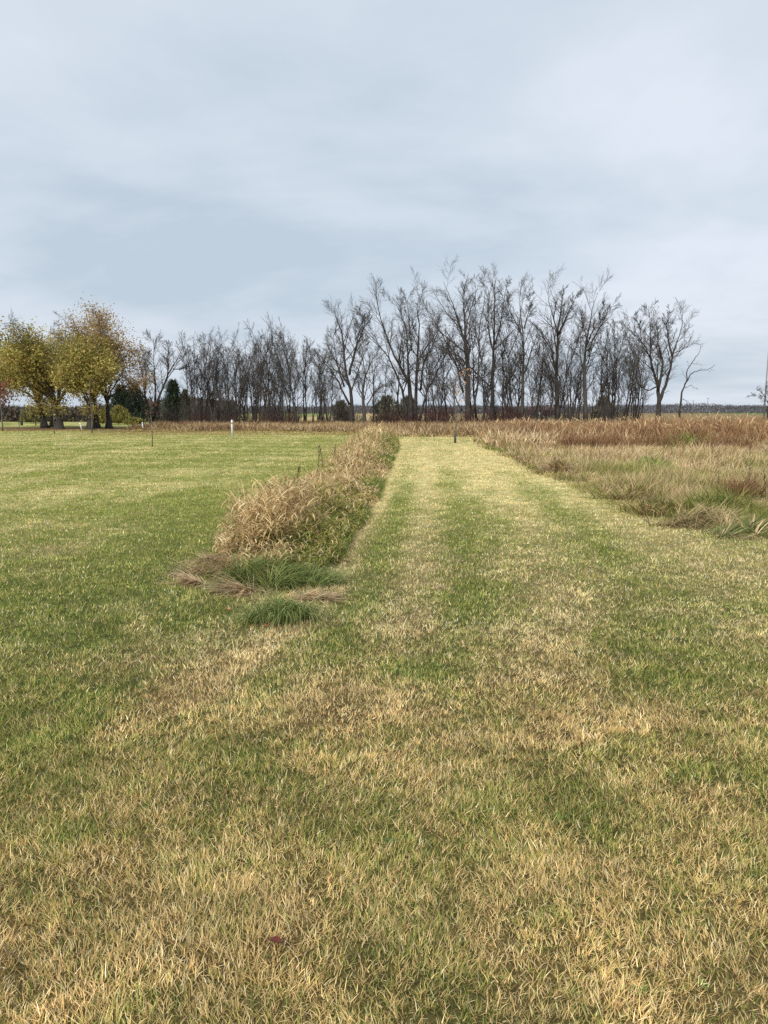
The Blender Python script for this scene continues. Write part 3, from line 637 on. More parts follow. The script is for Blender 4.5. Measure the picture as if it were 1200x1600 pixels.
def branch_out(acc, P, R, level, spec):
    """spec: list per level of (count, start t, angle range, length factor, up, jitter, points, sides)"""
    if level >= len(spec): 
        acc['tips'].append(P[-1]); return
    cnt, t0, a0, a1, lf, up, jit, npt, sides = spec[level]
    seg = np.linalg.norm(np.diff(P, axis=0), axis=1); cum = np.concatenate([[0], np.cumsum(seg)]); L_ = cum[-1]
    ref = acc['ref'][level] if 'ref' in acc else None
    c = max(1, int(round(cnt * PR.uniform(.75, 1.25))))
    for i in range(c):
        t = t0 + (1 - t0) * ((i + PR.random()) / c)
        s_ = t * L_; k = min(int(np.searchsorted(cum, s_, 'right')) - 1, len(P) - 2)
        f = (s_ - cum[k]) / (seg[k] + 1e-9); pos = P[k] * (1 - f) + P[k + 1] * f; r = R[k] * (1 - f) + R[k + 1] * f
        d = unit(P[k + 1] - P[k]); perp = unit(np.cross(d, rv())); a = math.radians(PR.uniform(a0, a1))
        nd_ = unit(d * math.cos(a) + perp * math.sin(a))
        ln = lf * PR.uniform(.6, 1.25) * (L_ if ref is None else ref) * (1.0 - (.62 if level == 0 else .42) * t)
        Q = grow_line(pos, nd_, ln, npt, up, jit)
        r0 = min(r * .6, .018 * ln + .003); r0 = max(r0, acc['rmin'])
        RR = np.linspace(r0, max(acc['rmin'] * .5, r0 * .3), npt)
        acc['br'].append((Q, RR, sides)); branch_out(acc, Q, RR, level + 1, spec)
SPEC_BARE = [(13, .25, 22, 58, .40, .07, .10, 5, 4), (9, .10, 20, 52, .54, .05, .10, 4, 3), (6, .10, 18, 48, .66, .03, .09, 2, 3)]
SPEC_SLIM = [(9, .25, 18, 48, .32, .09, .10, 4, 3), (6, .12, 18, 44, .55, .07, .09, 3, 3), (4, .12, 18, 42, .62, .04, .08, 2, 3)]
def make_tree(name, base, limbs, spec, label=None, cat='tree', group=None, bark=None, twig=None, rmin=.011, leaves=None, rk=.62, skip=-1):
    """limbs: list of (polyline world points, r0, r1). Returns the root Empty; parts trunk, crown (and foliage)"""
    base = np.asarray(base, float); root = empty(name, tuple(base))
    if label: tag(root, label, cat, group)
    tm = MB(); acc = {'br': [], 'tips': [], 'rmin': rmin}
    for li, (P, r0, r1) in enumerate(limbs):
        n = max(7, len(P) * 3); Q = smooth_poly(np.asarray(P) - base, n)
        Q[1:-1] += np.array([rv() * .06 for _ in range(n - 2)])
        r0 = r0 * rk; r1 = r1 * .6; t = np.linspace(0, 1, n); R = r1 + (r0 - r1) * (1 - t) ** 1.55
        if li == 0: R = R + r0 * .45 * np.exp(-t * n / 1.2)
        tm.tube(Q, R, 8 if r0 > .12 else 6)
        branch_out(acc, Q if skip < 0 or li else Q[-3:], R if skip < 0 or li else R[-3:], 0, spec if skip < 0 or li else [(2,) + spec[0][1:]] + spec[1:])
    tk = obj('trunk', tm.mesh(name + '_trunk', True), bark or M_BARK, root)
    cm = MB()
    for (P, R, s_) in acc['br']: cm.tube(P, R, s_, cap=False)
    obj('crown', cm.mesh(name + '_crown'), twig or M_TWIG, root)
    if leaves: 
        lo = obj('foliage', leaves(acc['tips'], acc['br']), M_LEAF, root); tag(lo, kind='stuff')
    return root
def leaf_cloud(pal, per, size, spread, keep=lambda p: True, wts=None):
    def f(tips, br):
        T_ = np.array([t for t in tips if keep(t)]); c = np.repeat(T_, per, axis=0); n = len(c)
        c = c + RNG.normal(0, spread, (n, 3)) * np.array([1, 1, .8])
        a = RNG.normal(0, 1, (n, 3)); a /= np.linalg.norm(a, axis=1)[:, None]; b = np.cross(a, RNG.normal(0, 1, (n, 3))); b /= np.linalg.norm(b, axis=1)[:, None]
        s_ = (size * RNG.uniform(.6, 1.3, n))[:, None]
        V = np.stack([c - a * s_, c + b * s_ * .55, c + a * s_, c - b * s_ * .55], 1).reshape(-1, 3)
        Q = (np.arange(n) * 4)[:, None] + np.arange(4)[None]
        shade = .55 + .9 * vnoise(c[:, 0] / 1.3 + 40, c[:, 2] / 1.1 + c[:, 1] / 2.0, 5)
        cl = pick(pal, n, wts) * RNG.uniform(.8, 1.2, n)[:, None] * np.clip(shade, .75, 1.2)[:, None]
        return mesh_data('foliage', V, Q, None, np.repeat(cl, 4, axis=0))
    return f
def px_limbs(lst, d, depth=1.2, top=1.0):
    """lst: [(pixel polyline, r0, r1)]; the plane of the tree stands at ground distance d, limbs swing in depth"""
    o = []
    for k, (pl, r0, r1) in enumerate(lst):
        n = len(pl); sw = 0 if k == 0 else PR.uniform(-1, 1) * depth; st = PR.uniform(.0, .25)
        P = [AT(x, 668 - (668 - y) * top, d + sw * (st + (1 - st) * i / (n - 1)) * (0 if i == 0 and k == 0 else 1)) for i, (x, y) in enumerate(pl)]
        o.append((np.array(P), r0, r1))
    return o
def ground_base(px_, d): 
    p = AT(px_, 650, d); return np.array([p[0], p[1], 0.0])
HERO = [
 ('A', 647, 85, 'broad many stemmed bare tree fanning out from one clump behind the path end',
  [([(642, 668), (640, 600), (634, 583), (617, 550), (600, 505), (592, 470), (587, 447)], .42, .04), ([(637, 667), (630, 612), (615, 570), (600, 540), (575, 510), (553, 486)], .28, .03),
   ([(649, 667), (650, 600), (652, 550), (655, 505), (652, 470), (656, 445)], .36, .03), ([(640, 600), (637, 550), (635, 507), (627, 480), (612, 449)], .24, .03),
   ([(654, 667), (665, 615), (680, 580), (695, 550), (703, 520)], .26, .03), ([(657, 606), (662, 560), (672, 540), (684, 505), (679, 475)], .2, .03), ([(643, 540), (640, 500), (637, 465), (640, 446)], .13, .02)]),
 ('B', 731, 84, 'tallest bare tree with a vase shaped crown behind the orange leaved sapling',
  [([(731, 668), (730, 575), (726, 525), (715, 487), (705, 455), (693, 424)], .46, .03), ([(734, 650), (732, 560), (728, 520), (731, 487), (740, 457), (747, 430)], .3, .03),
   ([(727, 520), (725, 475), (726, 437), (729, 420)], .2, .03), ([(724, 610), (713, 565), (700, 535), (685, 500), (666, 469)], .2, .03), ([(737, 650), (746, 600), (748, 550), (750, 500), (757, 455), (756, 430)], .22, .03), ([(722, 640), (708, 612), (690, 590), (676, 578)], .14, .03)]),
 ('C', 771, 86, 'tall straight bare tree with narrow plume crown beside the tallest',
  [([(770, 668), (770, 575), (772, 512), (773, 437), (776, 416)], .4, .03), ([(769, 535), (762, 495), (765, 450), (760, 430)], .16, .03), ([(773, 530), (783, 487), (788, 450), (792, 428)], .16, .03), ([(768, 640), (758, 600), (754, 560)], .12, .03)]),
 ('D', 817, 87, 'slender bare tree forking high into an open Y crown',
  [([(816, 668), (817, 570), (818, 519), (812, 470), (815, 431)], .32, .03), ([(815, 512), (805, 490), (796, 472), (792, 450)], .15, .02), ([(819, 503), (826, 475), (829, 448)], .15, .02), ([(812, 650), (803, 600), (797, 560), (790, 530)], .14, .03)]),
 ('E', 871, 85, 'bare tree with three diverging upright plumes and thick low brushwood',
  [([(871, 668), (869, 570), (871, 513), (861, 471), (854, 440)], .42, .03), ([(871, 515), (876, 474), (881, 438)], .2, .03), ([(873, 512), (890, 471), (905, 440)], .2, .03), ([(866, 545), (848, 513), (834, 493)], .16, .03), ([(874, 640), (884, 590), (886, 550), (893, 520)], .16, .03), ([(866, 620), (858, 580), (850, 550)], .14, .03)]),
 ('F', 915, 86, 'bare tree whose plume crown sweeps over to one side like a feather',
  [([(915, 668), (913, 556), (919, 513), (925, 474), (934, 443)], .36, .03), ([(919, 540), (933, 508), (950, 476), (959, 460)], .18, .02), ([(914, 580), (906, 540), (910, 500), (912, 478)], .14, .02), ([(920, 520), (935, 490), (944, 462)], .12, .02)]),
 ('G', 1028, 80, 'large gnarled bare tree with a round crown at the open end of the row',
  [([(1029, 668), (1029, 615), (1027, 593), (1019, 570), (1012, 542), (998, 519), (978, 499)], .42, .04), ([(1021, 575), (1016, 550), (1017, 525), (1016, 493), (1014, 464)], .2, .03), ([(1028, 605), (1036, 562), (1028, 528), (1030, 508), (1042, 493)], .26, .03),
   ([(1030, 625), (1040, 595), (1047, 570), (1053, 542), (1060, 519), (1066, 493), (1062, 474)], .30, .03), ([(1051, 550), (1043, 518), (1043, 488), (1046, 472)], .16, .03), ([(1026, 600), (1010, 606), (996, 590), (988, 570), (985, 545)], .14, .02), ([(1012, 545), (1003, 530), (1000, 500), (990, 482)], .12, .02)]),
 ('H', 1061, 78, 'small leaning bare tree with one long arched branch beyond the row end',
  [([(1061, 668), (1063, 630), (1067, 610), (1072, 597), (1075, 577), (1085, 560), (1093, 551), (1095, 538)], .20, .03), ([(1072, 597), (1080, 585), (1091, 579), (1104, 578), (1110, 575), (1117, 571)], .10, .025), ([(1067, 623), (1073, 627), (1080, 633)], .06, .015), ([(1071, 606), (1079, 603), (1091, 609)], .06, .015)]),
 ('I', 549, 84, 'dark bare tree with a broken top and long low side limb',
  [([(549, 668), (548, 612), (540, 570), (535, 512), (526, 487), (522, 472)], .36, .05), ([(546, 580), (554, 540), (565, 510), (571, 495), (562, 475)], .24, .03), ([(546, 630), (525, 585), (507, 560), (499, 545)], .2, .03), ([(538, 600), (528, 565), (522, 525), (524, 500)], .18, .03), ([(556, 540), (562, 500), (575, 480)], .12, .02)]),
 ('J', 571, 82, 'low forked bare tree with an arching side branch next to the broken topped one',
  [([(571, 668), (567, 612), (572, 580), (582, 555), (594, 533)], .3, .03), ([(568, 620), (560, 595), (553, 565)], .16, .03), ([(573, 630), (590, 603), (612, 594)], .13, .03), ([(572, 585), (568, 560), (566, 540), (575, 520)], .14, .03)]),
 ('K', 238, 82, 'spreading bare maple with a wide rounded crown between yellow trees and thicket',
  [([(238, 668), (234, 640), (226, 610), (222, 575), (212, 545)], .36, .03), ([(228, 618), (208, 596), (193, 583)], .15, .02), ([(239, 655), (249, 618), (262, 580), (278, 553), (286, 532)], .28, .03), ([(242, 640), (243, 600), (241, 560), (240, 520)], .24, .03), ([(260, 590), (263, 555), (262, 525)], .15, .03), ([(226, 605), (228, 570), (224, 535)], .15, .02), ([(270, 570), (286, 570), (296, 562)], .1, .02)]),
]
for (k, bx_, d, label, lst) in HERO:
    spec = SPEC_BARE if k not in 'H' else [(7, .35, 25, 60, .22, .02, .25, 4, 3), (4, .2, 25, 60, .45, 0, .25, 3, 3)]
    make_tree('bare_tree', ground_base(bx_, d), px_limbs(lst, d, 1.2, 1.0 if k == 'H' else .935), spec, label, 'tree', rmin=.010, bark=M_BARKL if k in 'DFJ' else None)

# templates of ordinary row trees, then copies
def auto_limbs(h, stems, spread, r, fork):
    o = []
    for k in range(stems):
        a = PR.uniform(0, 6.28); off = np.array([math.cos(a), math.sin(a), 0]) * .25 * k
        d = unit(np.array([math.cos(a) * spread, math.sin(a) * spread, 1.0])); hh = h * (1 if k == 0 else PR.uniform(.7, .95))
        P = grow_line(off, d, hh, 7, .05, .06); o.append((P, r * (1 if k == 0 else .7), .02))
        for f in range(fork):
            i = PR.randint(2, 4); a2 = PR.uniform(0, 6.28)
            dd = unit(np.array([math.cos(a2) * .5, math.sin(a2) * .5, 1])); o.append((grow_line(P[i], dd, hh * PR.uniform(.35, .5), 6, .08, .1), r * .4, .02))
    return o
TEMPL = []
for k in range(9):
    h = [12, 13, 11, 14, 9, 12, 10, 13, 11][k]
    TEMPL.append((h, make_tree('slim_tree', (0, 0, 0), auto_limbs(h, 1 + k % 3, .18 + .05 * (k % 2), .21, 2), SPEC_SLIM, rmin=.011)))
ROW = []
for x_ in [(302, 535), (313, 520), (327, 545), (340, 516), (352, 560), (362, 540), (374, 560), (386, 545), (398, 528), (410, 505), (420, 512), (432, 540), (441, 530), (452, 548), (464, 514), (478, 545), (488, 560), (503, 555), (515, 570), (528, 580),
           (590, 600), (604, 610), (672, 560), (690, 570), (705, 590), (752, 540), (760, 560), (786, 550), (795, 520), (803, 545), (828, 560), (838, 530), (848, 540), (858, 580), (884, 560), (893, 525), (903, 545), (925, 560), (938, 530), (947, 545), (956, 510), (965, 540), (974, 525), (985, 560), (995, 540), (1005, 585)]:
    ROW.append((x_[0], x_[1], 84 + PR.uniform(-3, 9)))
for i in range(24): ROW.append((PR.choice([PR.uniform(285, 520), PR.uniform(670, 1000)]), PR.uniform(535, 590), PR.uniform(96, 118)))
used = set()
SLIM_LABEL = ['slim upright bare tree in the dense thicket half of the row', 'slim upright bare tree among the tall plumed trees of the row', 'slim bare tree standing deep behind the front trunks of the row']
SLIM_GROUP = ['slim trees of the thicket', 'slim trees between the tall ones', 'slim trees behind the row']
for i, (x_, ty, d) in enumerate(ROW):
    k = i % len(TEMPL); h, tpl = TEMPL[k]
    o = tpl if k not in used else copy_tree(tpl); used.add(k)
    hh = AT(x_, ty, d)[2]; b = ground_base(x_, d); s_ = hh / h
    o.location = tuple(b); o.rotation_euler = (PR.uniform(-.05, .05), PR.uniform(-.06, .06), PR.uniform(0, 6.28)); w_ = s_ * PR.uniform(.75, 1.05); o.scale = (w_, w_, s_)
    j = 2 if d > 95 else (0 if x_ < 600 else 1)
    tag(o, SLIM_LABEL[j], 'tree', SLIM_GROUP[j])

MIDT = []
SPEC_MID = [(10, .25, 20, 54, .38, .07, .10, 4, 4), (7, .12, 20, 50, .54, .05, .10, 4, 3), (4, .12, 16, 42, .62, .04, .08, 2, 3)]
for k in range(5): MIDT.append(make_tree('bare_tree', (0, 0, 0), auto_limbs(14, 1 + (k % 2), .16, .30, 3), SPEC_MID, rmin=.011))
mu = set()
for i, (x_, ty) in enumerate([(296, 540), (307, 535), (318, 528), (332, 530), (346, 532), (358, 540), (370, 545), (384, 535), (396, 540), (440, 530), (452, 535), (476, 540), (408, 512), (425, 520), (462, 520), (497, 548), (512, 540), (583, 530), (600, 560), (622, 520), (665, 510), (683, 540), (700, 500), (745, 480), (757, 500), (790, 490), (803, 500), (832, 520), (858, 520), (893, 505), (940, 505), (955, 520), (977, 500), (992, 520)]):
    k = i % len(MIDT); o = MIDT[k] if k not in mu else copy_tree(MIDT[k]); mu.add(k); d = 86 + PR.uniform(-2, 8)
    s_ = AT(x_, ty + 4, d)[2] / 14; o.location = tuple(ground_base(x_, d)); o.rotation_euler = (PR.uniform(-.06, .06), PR.uniform(-.07, .07), PR.uniform(0, 6.28)); w_ = s_ * PR.uniform(.85, 1.15); o.scale = (w_, w_, s_)
    j = 0 if x_ < 600 else 1
    tag(o, ['mid sized bare tree with forked dark limbs rising above the thicket', 'mid sized bare tree with forked dark limbs filling in between the tallest trees'][j], 'tree', ['mid sized trees of the thicket', 'mid sized trees between the tallest'][j])

# undergrowth: bare shrubs
def make_shrub(n, h, mat, lean, rmin=.012):
    root = empty('bare_shrub', (0, 0, 0)); mb = MB(); cm = MB(); acc = {'br': [], 'tips': [], 'rmin': rmin}
    for k in range(n):
        a = PR.uniform(0, 6.28); r = PR.uniform(0, .8); p = np.array([math.cos(a) * r, math.sin(a) * r, 0])
        P = grow_line(p, np.array([math.cos(a) * lean, math.sin(a) * lean, 1.0]), h * PR.uniform(.5, 1.1), 5, .03, .14)
        R = np.linspace(.03, .012, 5); mb.tube(P, R, 4, cap=False)
        branch_out(acc, P, R, 0, [(5, .15, 15, 42, .42, .06, .1, 3, 3), (3, .15, 18, 45, .55, .04, .1, 2, 3)])
    for (P, R, s_) in acc['br']: cm.tube(P, R, s_, cap=False)
    tag(obj('stems', mb.mesh('shrub_stems'), mat, root), kind='stuff'); tag(obj('twigs', cm.mesh('shrub_twigs'), mat, root), kind='stuff')
    return root
ST = [make_shrub(20, 4.2, M_TWIG, .22), make_shrub(24, 3.2, M_TWIG, .3), make_shrub(18, 5.0, M_TWIG, .2), make_shrub(26, 2.0, M_TWIGR, .35), make_shrub(24, 1.7, M_TWIGR, .4)]
su = set()
SHL = {0: 'tangled grey brown bare shrub filling the gaps under the tree row', 1: 'low wine red twiggy shrub at the foot of the tree row'}
def put_shrub(k, x_, d, s_):
    o = ST[k] if k not in su else copy_tree(ST[k]); su.add(k)
    o.location = tuple(ground_base(x_, d)); o.rotation_euler = (0, 0, PR.uniform(0, 6.28)); o.scale = (s_ * PR.uniform(.9, 1.3), s_ * 1.1, s_)
    r_ = 1 if k >= 3 else 0
    tag(o, SHL[r_], 'shrub', ['grey shrubs under the row', 'red shrubs under the row'][r_])
for i in range(18): put_shrub(PR.choice([0, 1, 2]), PR.uniform(255, 520), PR.uniform(83, 100), PR.uniform(.55, 1.0))
for i in range(16): put_shrub(PR.choice([0, 1, 1, 2]), PR.uniform(770, 1000), PR.uniform(83, 100), PR.uniform(.5, .9))
for i in range(9): put_shrub(1, PR.uniform(520, 770), PR.uniform(84, 98), PR.uniform(.45, .8))
for i in range(26): put_shrub(PR.choice([3, 4]), PR.choice([PR.uniform(590, 850), PR.uniform(590, 850), PR.uniform(260, 520)]), PR.uniform(80, 88), PR.uniform(.7, 1.3))

# ------------------------------------------------------------------ leafy trees at the old yard on the left
def crown_limbs(base, cx, cy_top, half_w, d, n, fork_px, r, droop=0.0):
    """trunk that forks at pixel row fork_px into n limbs filling a dome (pixels) of half width half_w up to row cy_top"""
    o = []; b = ground_base(base, d); fk = AT(base + (cx - base) * .2, fork_px, d)
    o.append((np.array([b - [0, 0, .1], b * .5 + fk * .5 + [0, 0, .0], fk]), r, r * .75))
    for k in range(n):
        u = -1 + 2 * (k + .5) / n + PR.uniform(-.12, .12); a = u * 1.35
        ex = cx + half_w * math.sin(a); top = fork_px + (cy_top - fork_px) * (math.cos(a) * .95 + .08); dz = PR.uniform(-1, 1) * half_w * d / FPX * .75
        e = AT(ex, top, d) + np.array([0, dz, 0]); m = fk * .5 + e * .5 + np.array([0, 0, .12 * abs(e[0] - fk[0])])
        o.append((np.array([fk, fk * .75 + m * .25 + [0, 0, .2], m, e]), r * .42, .03))
    return o
SPEC_LEAF = [(9, .25, 22, 55, .38, .04, .12, 5, 4), (7, .15, 22, 55, .5, .0, .14, 4, 3), (4, .2, 20, 50, .6, -.03, .14, 2, 3)]
YEL = [lin(174, 162, 88), lin(158, 148, 80), lin(188, 172, 102), lin(134, 134, 70), lin(168, 144, 84)]
BRN = [lin(168, 136, 92), lin(150, 116, 76), lin(182, 156, 108), lin(160, 140, 80)]
make_tree('yellow_tree', ground_base(88, 71), crown_limbs(92, 78, 500, 92, 71, 9, 632, .42), SPEC_LEAF, 'massive spreading tree with yellow green autumn leaves and a stout dark trunk', 'tree',
          leaves=leaf_cloud(YEL, 13, .11, .6, lambda p: p[2] < 9.2 - PR.random() * 1.6), rk=1.0, skip=1)
make_tree('yellow_tree', ground_base(140, 70), crown_limbs(140, 138, 545, 38, 70, 6, 636, .34), SPEC_LEAF, 'smaller yellow green tree with drooping leaves beside the massive one', 'tree',
          leaves=leaf_cloud(YEL, 8, .10, .5), rk=1.0, skip=1)
make_tree('brown_tree', ground_base(170, 74), crown_limbs(170, 158, 508, 60, 74, 8, 628, .34), SPEC_LEAF, 'thinning tree with tan brown leaves high in an airy crown', 'tree',
          leaves=leaf_cloud(BRN, 7, .09, .55, lambda p: p[2] > 4.2 and PR.random() < .92), rk=1.0, skip=1)
make_tree('brown_tree', ground_base(150, 76), crown_limbs(150, 140, 510, 45, 76, 6, 628, .34), SPEC_LEAF, 'tall tree with ochre leaves behind the smaller yellow green one', 'tree',
          leaves=leaf_cloud(BRN, 7, .09, .55, lambda p: PR.random() < .8), rk=1.0, skip=1)
make_tree('yellow_tree', ground_base(70, 76), crown_limbs(70, 25, 512, 62, 76, 7, 630, .38), SPEC_LEAF, 'leaning yellow tree spreading over the small red leaved tree', 'tree',
          leaves=leaf_cloud(YEL + [lin(150, 120, 84)], 16, .105, .6, lambda p: p[2] < 7.8), rk=1.0, skip=1)
make_tree('bare_maple', ground_base(84, 80), crown_limbs(82, 78, 512, 58, 80, 6, 615, .3), SPEC_LEAF, 'mostly bare tree with reddish twigs behind the massive yellow one', 'tree', twig=M_TWIGR, rk=1.0, skip=1)

# small red tree at the frame edge, saplings
def sapling(px_, py_, top, label, r, nb, leaf=None, spread=.35, guard=False, per=4, name='sapling'):
    x0, y0 = G(px_, py_); z0 = gp(x0, y0); h = (py_ - top) * y0 / FPX
    root = empty(name, (x0, y0, z0)); tag(root, label, 'sapling')
    P = smooth_poly([(0, 0, -.05), (.01 * h, 0, h * .35), (-.015 * h, .01 * h, h * .7), (.01 * h, 0, h)], 9); R = np.linspace(r, r * .3, 9)
    mb = MB(); mb.tube(P, R, 7); obj('trunk', mb.mesh('sapling_trunk', True), M_YBARK, root)
    acc = {'br': [], 'tips': [], 'rmin': .015}
    branch_out(acc, P, R, 0, [(nb, .42, 25, 50, spread, .08, .14, 5, 4), (4, .2, 25, 55, .4, .05, .2, 3, 3)])
    cm = MB()
    for (Q, RR, s_) in acc['br']: cm.tube(Q, RR, s_, cap=False)
    obj('crown', cm.mesh('sapling_crown'), M_TWIG, root)
    if leaf: tag(obj('foliage', leaf_cloud(leaf[0], per, leaf[1], leaf[2], leaf[3])(acc['tips'], None), M_LEAF, root), kind='stuff')
    if guard:
        mb = MB(); mb.tube([(.0, 0, 0), (.003 * h, 0, .13 * h)], [r * 1.5, r * 1.3], 8); obj('trunk_guard', mb.mesh('trunk_guard', True), M_BARKL, root)
sapling(711, 692, 588, 'young tree at the path end with a few orange leaves', .042, 16, ([lin(196, 132, 72), lin(206, 146, 84)], .075, .10, lambda p: p[2] > 1.6 and p[0] > .05), .55, True, per=2)
sapling(238, 698, 612, 'thin reddish sapling standing alone on the open lawn', .028, 12, ([lin(128, 70, 56), lin(112, 60, 50)], .05, .1, lambda p: PR.random() < .35), .26)
sapling(682, 682, 600, 'thin bare sapling just beyond the path end', .035, 9, None, .3)
sapling(85, 678, 630, 'thin bare sapling in front of the stout dark trunk', .03, 7, None, .25)
sapling(144, 677, 596, 'pale barked sapling in front of the smaller yellow tree', .05, 9, None, .25)
sapling(4, 674, 608, 'small tree with rust red leaves on a short trunk', .06, 16, ([lin(134, 86, 68), lin(118, 72, 58), lin(146, 98, 78)], .10, .2, lambda p: True), .55, per=9, name='red_leaved_tree')

# --- conifers and olive bushes behind
def conifer(px_, d, top, wpx, label, pal, round_=False, name='conifer', n=2600, group=None):
    if name == 'cedar': n = 1100
    b = ground_base(px_, d); h = AT(px_, top, d)[2]; rad = wpx / 2 * d / FPX
    root = empty(name, tuple(b)); tag(root, label, 'bush' if name == 'olive_bush' else 'tree', group)
    mb = MB(); mb.tube([(0, 0, -.1), (.03, 0, h * .5), (0, 0, h * .95)], [.03 * h, .02 * h, .008 * h], 7); obj('trunk', mb.mesh('conifer_trunk', True), M_BARK, root)
    t = RNG.random(n) ** (.8 if not round_ else 1.0); a = RNG.uniform(0, 6.28, n)
    env = (1 - t) ** .6 if not round_ else np.sqrt(np.clip(1 - (t * 1.5 - .5) ** 2, 0, 1)) 
    lump = .42 + .9 * vnoise(a * 2.5, t * h * 1.2 + px_, 9)
    r = rad * env * lump * RNG.random(n) ** .4
    base = np.stack([np.cos(a) * r, np.sin(a) * r, .06 * h + t * h * .94], 1)
    c = pick(pal, n) * RNG.uniform(.7, 1.3, n)[:, None]; mb = MB()
    mb.add(*blades(base, RNG.uniform(.35, .8, n) * max(.5, rad / 2.2), .16, a + RNG.normal(0, .5, n), RNG.uniform(.5, 1.4, n) if not round_ else RNG.uniform(0, .9, n), RNG.uniform(-.6, .5, n), 2, c, c * 1.1))
    tag(obj('crown', mb.mesh(name + '_crown'), M_NEEDLE, root), kind='stuff')
DKG = [lin(74, 86, 72), lin(64, 76, 64), lin(86, 96, 78), lin(58, 66, 58)]
CED = [lin(92, 90, 74), lin(80, 80, 66), lin(106, 100, 82)]
OLV = [lin(128, 122, 66), lin(112, 108, 58), lin(142, 132, 76)]
conifer(190, 108, 604, 52, 'dark green conifer showing between the brown tree and the maple', DKG)
conifer(210, 112, 606, 54, 'wide dark conifer right behind the maple limbs', DKG)
conifer(272, 104, 596, 44, 'dark conifer in the gap between maple and thicket', DKG)
conifer(290, 110, 610, 26, 'dull conifer half hidden in the thicket edge', CED)
conifer(605, 104, 622, 44, 'rounded dark cedar behind the many stemmed tree', CED, True, 'cedar')
conifer(638, 106, 622, 40, 'rounded dark cedar framed between the fan of stems', CED, True, 'cedar')
conifer(534, 106, 628, 34, 'rounded dark cedar behind the broken topped tree', CED, True, 'cedar')
conifer(942, 112, 622, 34, 'dark cedar low behind the feathered tree', CED, True, 'cedar')
conifer(185, 96, 637, 34, 'olive leafed round bush beside the brown tree trunk', OLV, True, 'olive_bush')
conifer(160, 98, 642, 24, 'low olive bush between the yellow tree trunks', OLV, True, 'olive_bush')
conifer(52, 104, 640, 40, 'tawny round bush behind the leaning yellow tree', OLV + CED, True, 'olive_bush')
conifer(208, 92, 655, 30, 'low olive scrub at the foot of the maple', OLV, True, 'olive_bush', 900)

# --- stakes, posts
def stake(px_, base_y, top_y, lean, label, w=.075):
    x0, y0 = G(px_, base_y); h = (base_y - top_y) * y0 / FPX; z0 = gp(x0, y0)
    root = empty('white_stake', (x0, y0, z0)); root.rotation_euler = (0, lean, .3); tag(root, label, 'stake')
    mb = MB(); P = np.array([(0, 0, -.1), (0, 0, h * .96), (0, 0, h)]); mb.tube(P, [w * .72, w * .72, w * .5], 4); obj('post', mb.mesh('stake_post'), M_WHITE, root)
    mb = MB(); mb.tube([(0, 0, h * .80), (0, 0, h * .86)], [w * .78, w * .78], 4); obj('band', mb.mesh('stake_band'), M_GREYPOLE, root)
stake(363, 686, 657, 0.0, 'tall white marker stake upright on the open lawn')
stake(224, 672, 660, -.10, 'short white stake leaning slightly in front of the bare maple', .075)
stake(128, 672, 660, -.20, 'white stake tilted towards the yellow trees', .085)
def post(px_, base_y, top_y, label, w=.05, name='fence_post', mat=None, cat='post', cap=None):
    x0, y0 = G(px_, base_y); h = (base_y - top_y) * y0 / FPX
    root = empty(name, (x0, y0, 0)); tag(root, label, cat)
    mb = MB(); mb.tube([(0, 0, -.1), (0, 0, h * .97), (0, 0, h)], [w, w * .95, w * .7], 8); obj('post', mb.mesh('post_body', True), mat or M_POST, root)
    mb = MB(); mb.box((0, 0, h + .012), (w * 2.4, w * 2.4, .03)); obj('cap', mb.mesh('post_cap'), M_POST, root)
post(56, 665, 653, 'thin dark post on the yard lawn behind the trees', .06)
post(34, 665, 659, 'stubby black barrel standing on the yard lawn', .16, 'barrel', cat='barrel')
post(30, 668, 658, 'slim weathered post beside the black barrel', .04, mat=M_GREYPOLE)

# --- far things: woods, field barn, poles, mast
def far_woods(name, label, x0, x1, y0, y1, h0, h1, n, pal, size, seed):
    x = RNG.uniform(x0, x1, n); y = RNG.uniform(y0, y1, n)
    cell = vnoise(x / (h1 * .7), y / (h1 * .9), seed); cell = .7 * cell + .3 * vnoise(x / 2.2, y / 9.0, seed + 2); tall = h0 + (h1 - h0) * (0.15 + .85 * vnoise(x / (h1 * 4), y / (h1 * 5), seed + 1)) * (.6 + .5 * cell)
    z = tall * RNG.random(n) ** .8; c = pick(pal, n) * RNG.uniform(.9, 1.1, n)[:, None]
    mb = MB(); mb.add(*blades(np.stack([x, y, z - .3], 1), size * RNG.uniform(.6, 1.4, n), size * .45, RNG.uniform(0, 6.28, n), RNG.uniform(0, .6, n), RNG.uniform(0, .5, n), 1, c, c))
    tag(obj(name, mb.mesh(name), M_NEEDLE), label, 'woods', kind='stuff')
GREYW = [lin(92, 90, 94), lin(84, 83, 88), lin(98, 95, 96)]
far_woods('far_woods', 'distant grey leafless woods along the horizon beyond the open end of the tree row', 60, 620, 640, 760, 3.0, 9.5, 52000, GREYW, 1.3, 3)
far_woods('far_woods', 'distant grey woods glimpsed between the trunks of the row', -160, 90, 520, 640, 3, 7, 14000, GREYW, 1.7, 5)
far_woods('far_hedge', 'dark purple brown hedge at the back of the yard lawn', -110, -24, 118, 132, 1.5, 4.2, 16000, [lin(84, 74, 66), lin(70, 62, 58), lin(96, 84, 70), lin(62, 64, 56)], .8, 7)
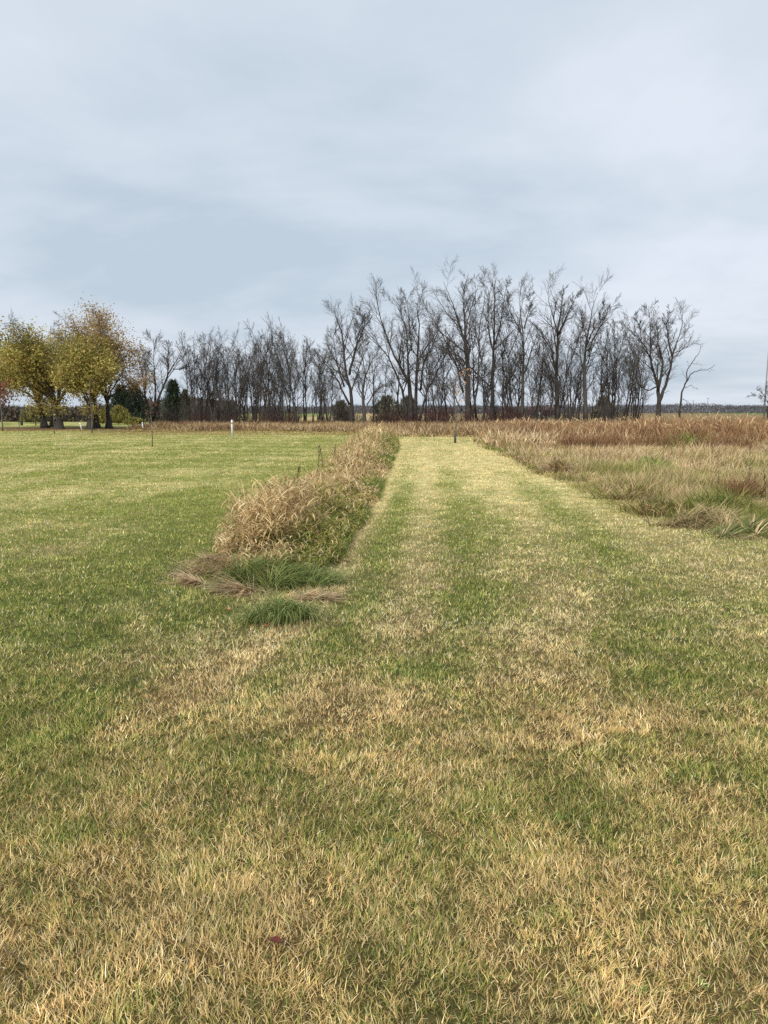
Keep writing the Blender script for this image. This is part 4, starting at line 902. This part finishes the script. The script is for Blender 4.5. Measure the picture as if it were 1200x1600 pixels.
def barn():
    d = 330; x0 = AT(846, 648, d)[0]
    root = empty('barn', (x0, d, 0)); tag(root, 'low red brick barn far behind the trees across the field', 'barn')
    mb = MB(); mb.box((0, 0, 1.0), (11, 7, 2.0)); obj('wall', mb.mesh('barn_wall'), plain_mat('barn_red', (.16, .06, .05), (.22, .09, .07), 1.0, .8), root)
    V = np.array([(-6, -4, 1.9), (6, -4, 1.9), (6, 4, 1.9), (-6, 4, 1.9), (-6, 0, 3.6), (6, 0, 3.6)])
    mb = MB(); mb.add(V, Q=[[0, 1, 5, 4], [2, 3, 4, 5], [0, 3, 2, 1]], T=[[0, 4, 3], [1, 2, 5]]); obj('roof', mb.mesh('barn_roof'), plain_mat('barn_roof', (.12, .07, .06), (.18, .10, .085), 1.0, .7), root)
    mb = MB(); mb.box((-1.5, -3.53, .9), (2.4, .1, 1.8)); obj('door', mb.mesh('barn_door'), M_WHITE, root)
    for q in (1.5, 3.6): 
        mb = MB(); mb.box((q, -3.53, 1.2), (.9, .08, .7)); obj('window', mb.mesh('barn_window'), M_POST, root)
barn()
def pole(px_, base_y, top, d, label, r, arm=True, name='utility_pole'):
    p = AT(px_, base_y, d); h = AT(px_, top, d)[2]; root = empty(name, (p[0], d, 0)); tag(root, label, 'pole')
    mb = MB(); mb.tube([(0, 0, -.2), (.0, 0, h * .5), (.05, 0, h)], [r, r * .85, r * .6], 8); obj('shaft', mb.mesh('pole_shaft', True), M_GREYPOLE, root)
    if arm:
        mb = MB(); mb.box((.02, -r, h * .93), (h * .16, .12, .14)); obj('crossarm', mb.mesh('crossarm'), M_GREYPOLE, root)
    else:
        mb = MB(); mb.tube([(0, 0, h), (.02, 0, h * 1.04)], [r * .3, r * .2], 6); obj('finial', mb.mesh('finial'), M_GREYPOLE, root)
pole(1105, 645, 621, 330, 'pale utility pole standing in the far field', .16)
pole(1082, 645, 625, 360, 'fainter utility pole behind the low arching branch', .16)
pole(1194, 648, 552, 150, 'very tall slim grey mast rising beside the edge tree', .16, False, 'mast')
make_tree('field_tree', ground_base(1200, 140), [(P * [1, 1, 1], r0, r1) for (P, r0, r1) in crown_limbs(1200, 1205, 600, 46, 140, 7, 632, .32)], SPEC_SLIM, 'low spreading bare tree wrapped round the tall mast', 'tree', twig=M_TWIG, rmin=.02)
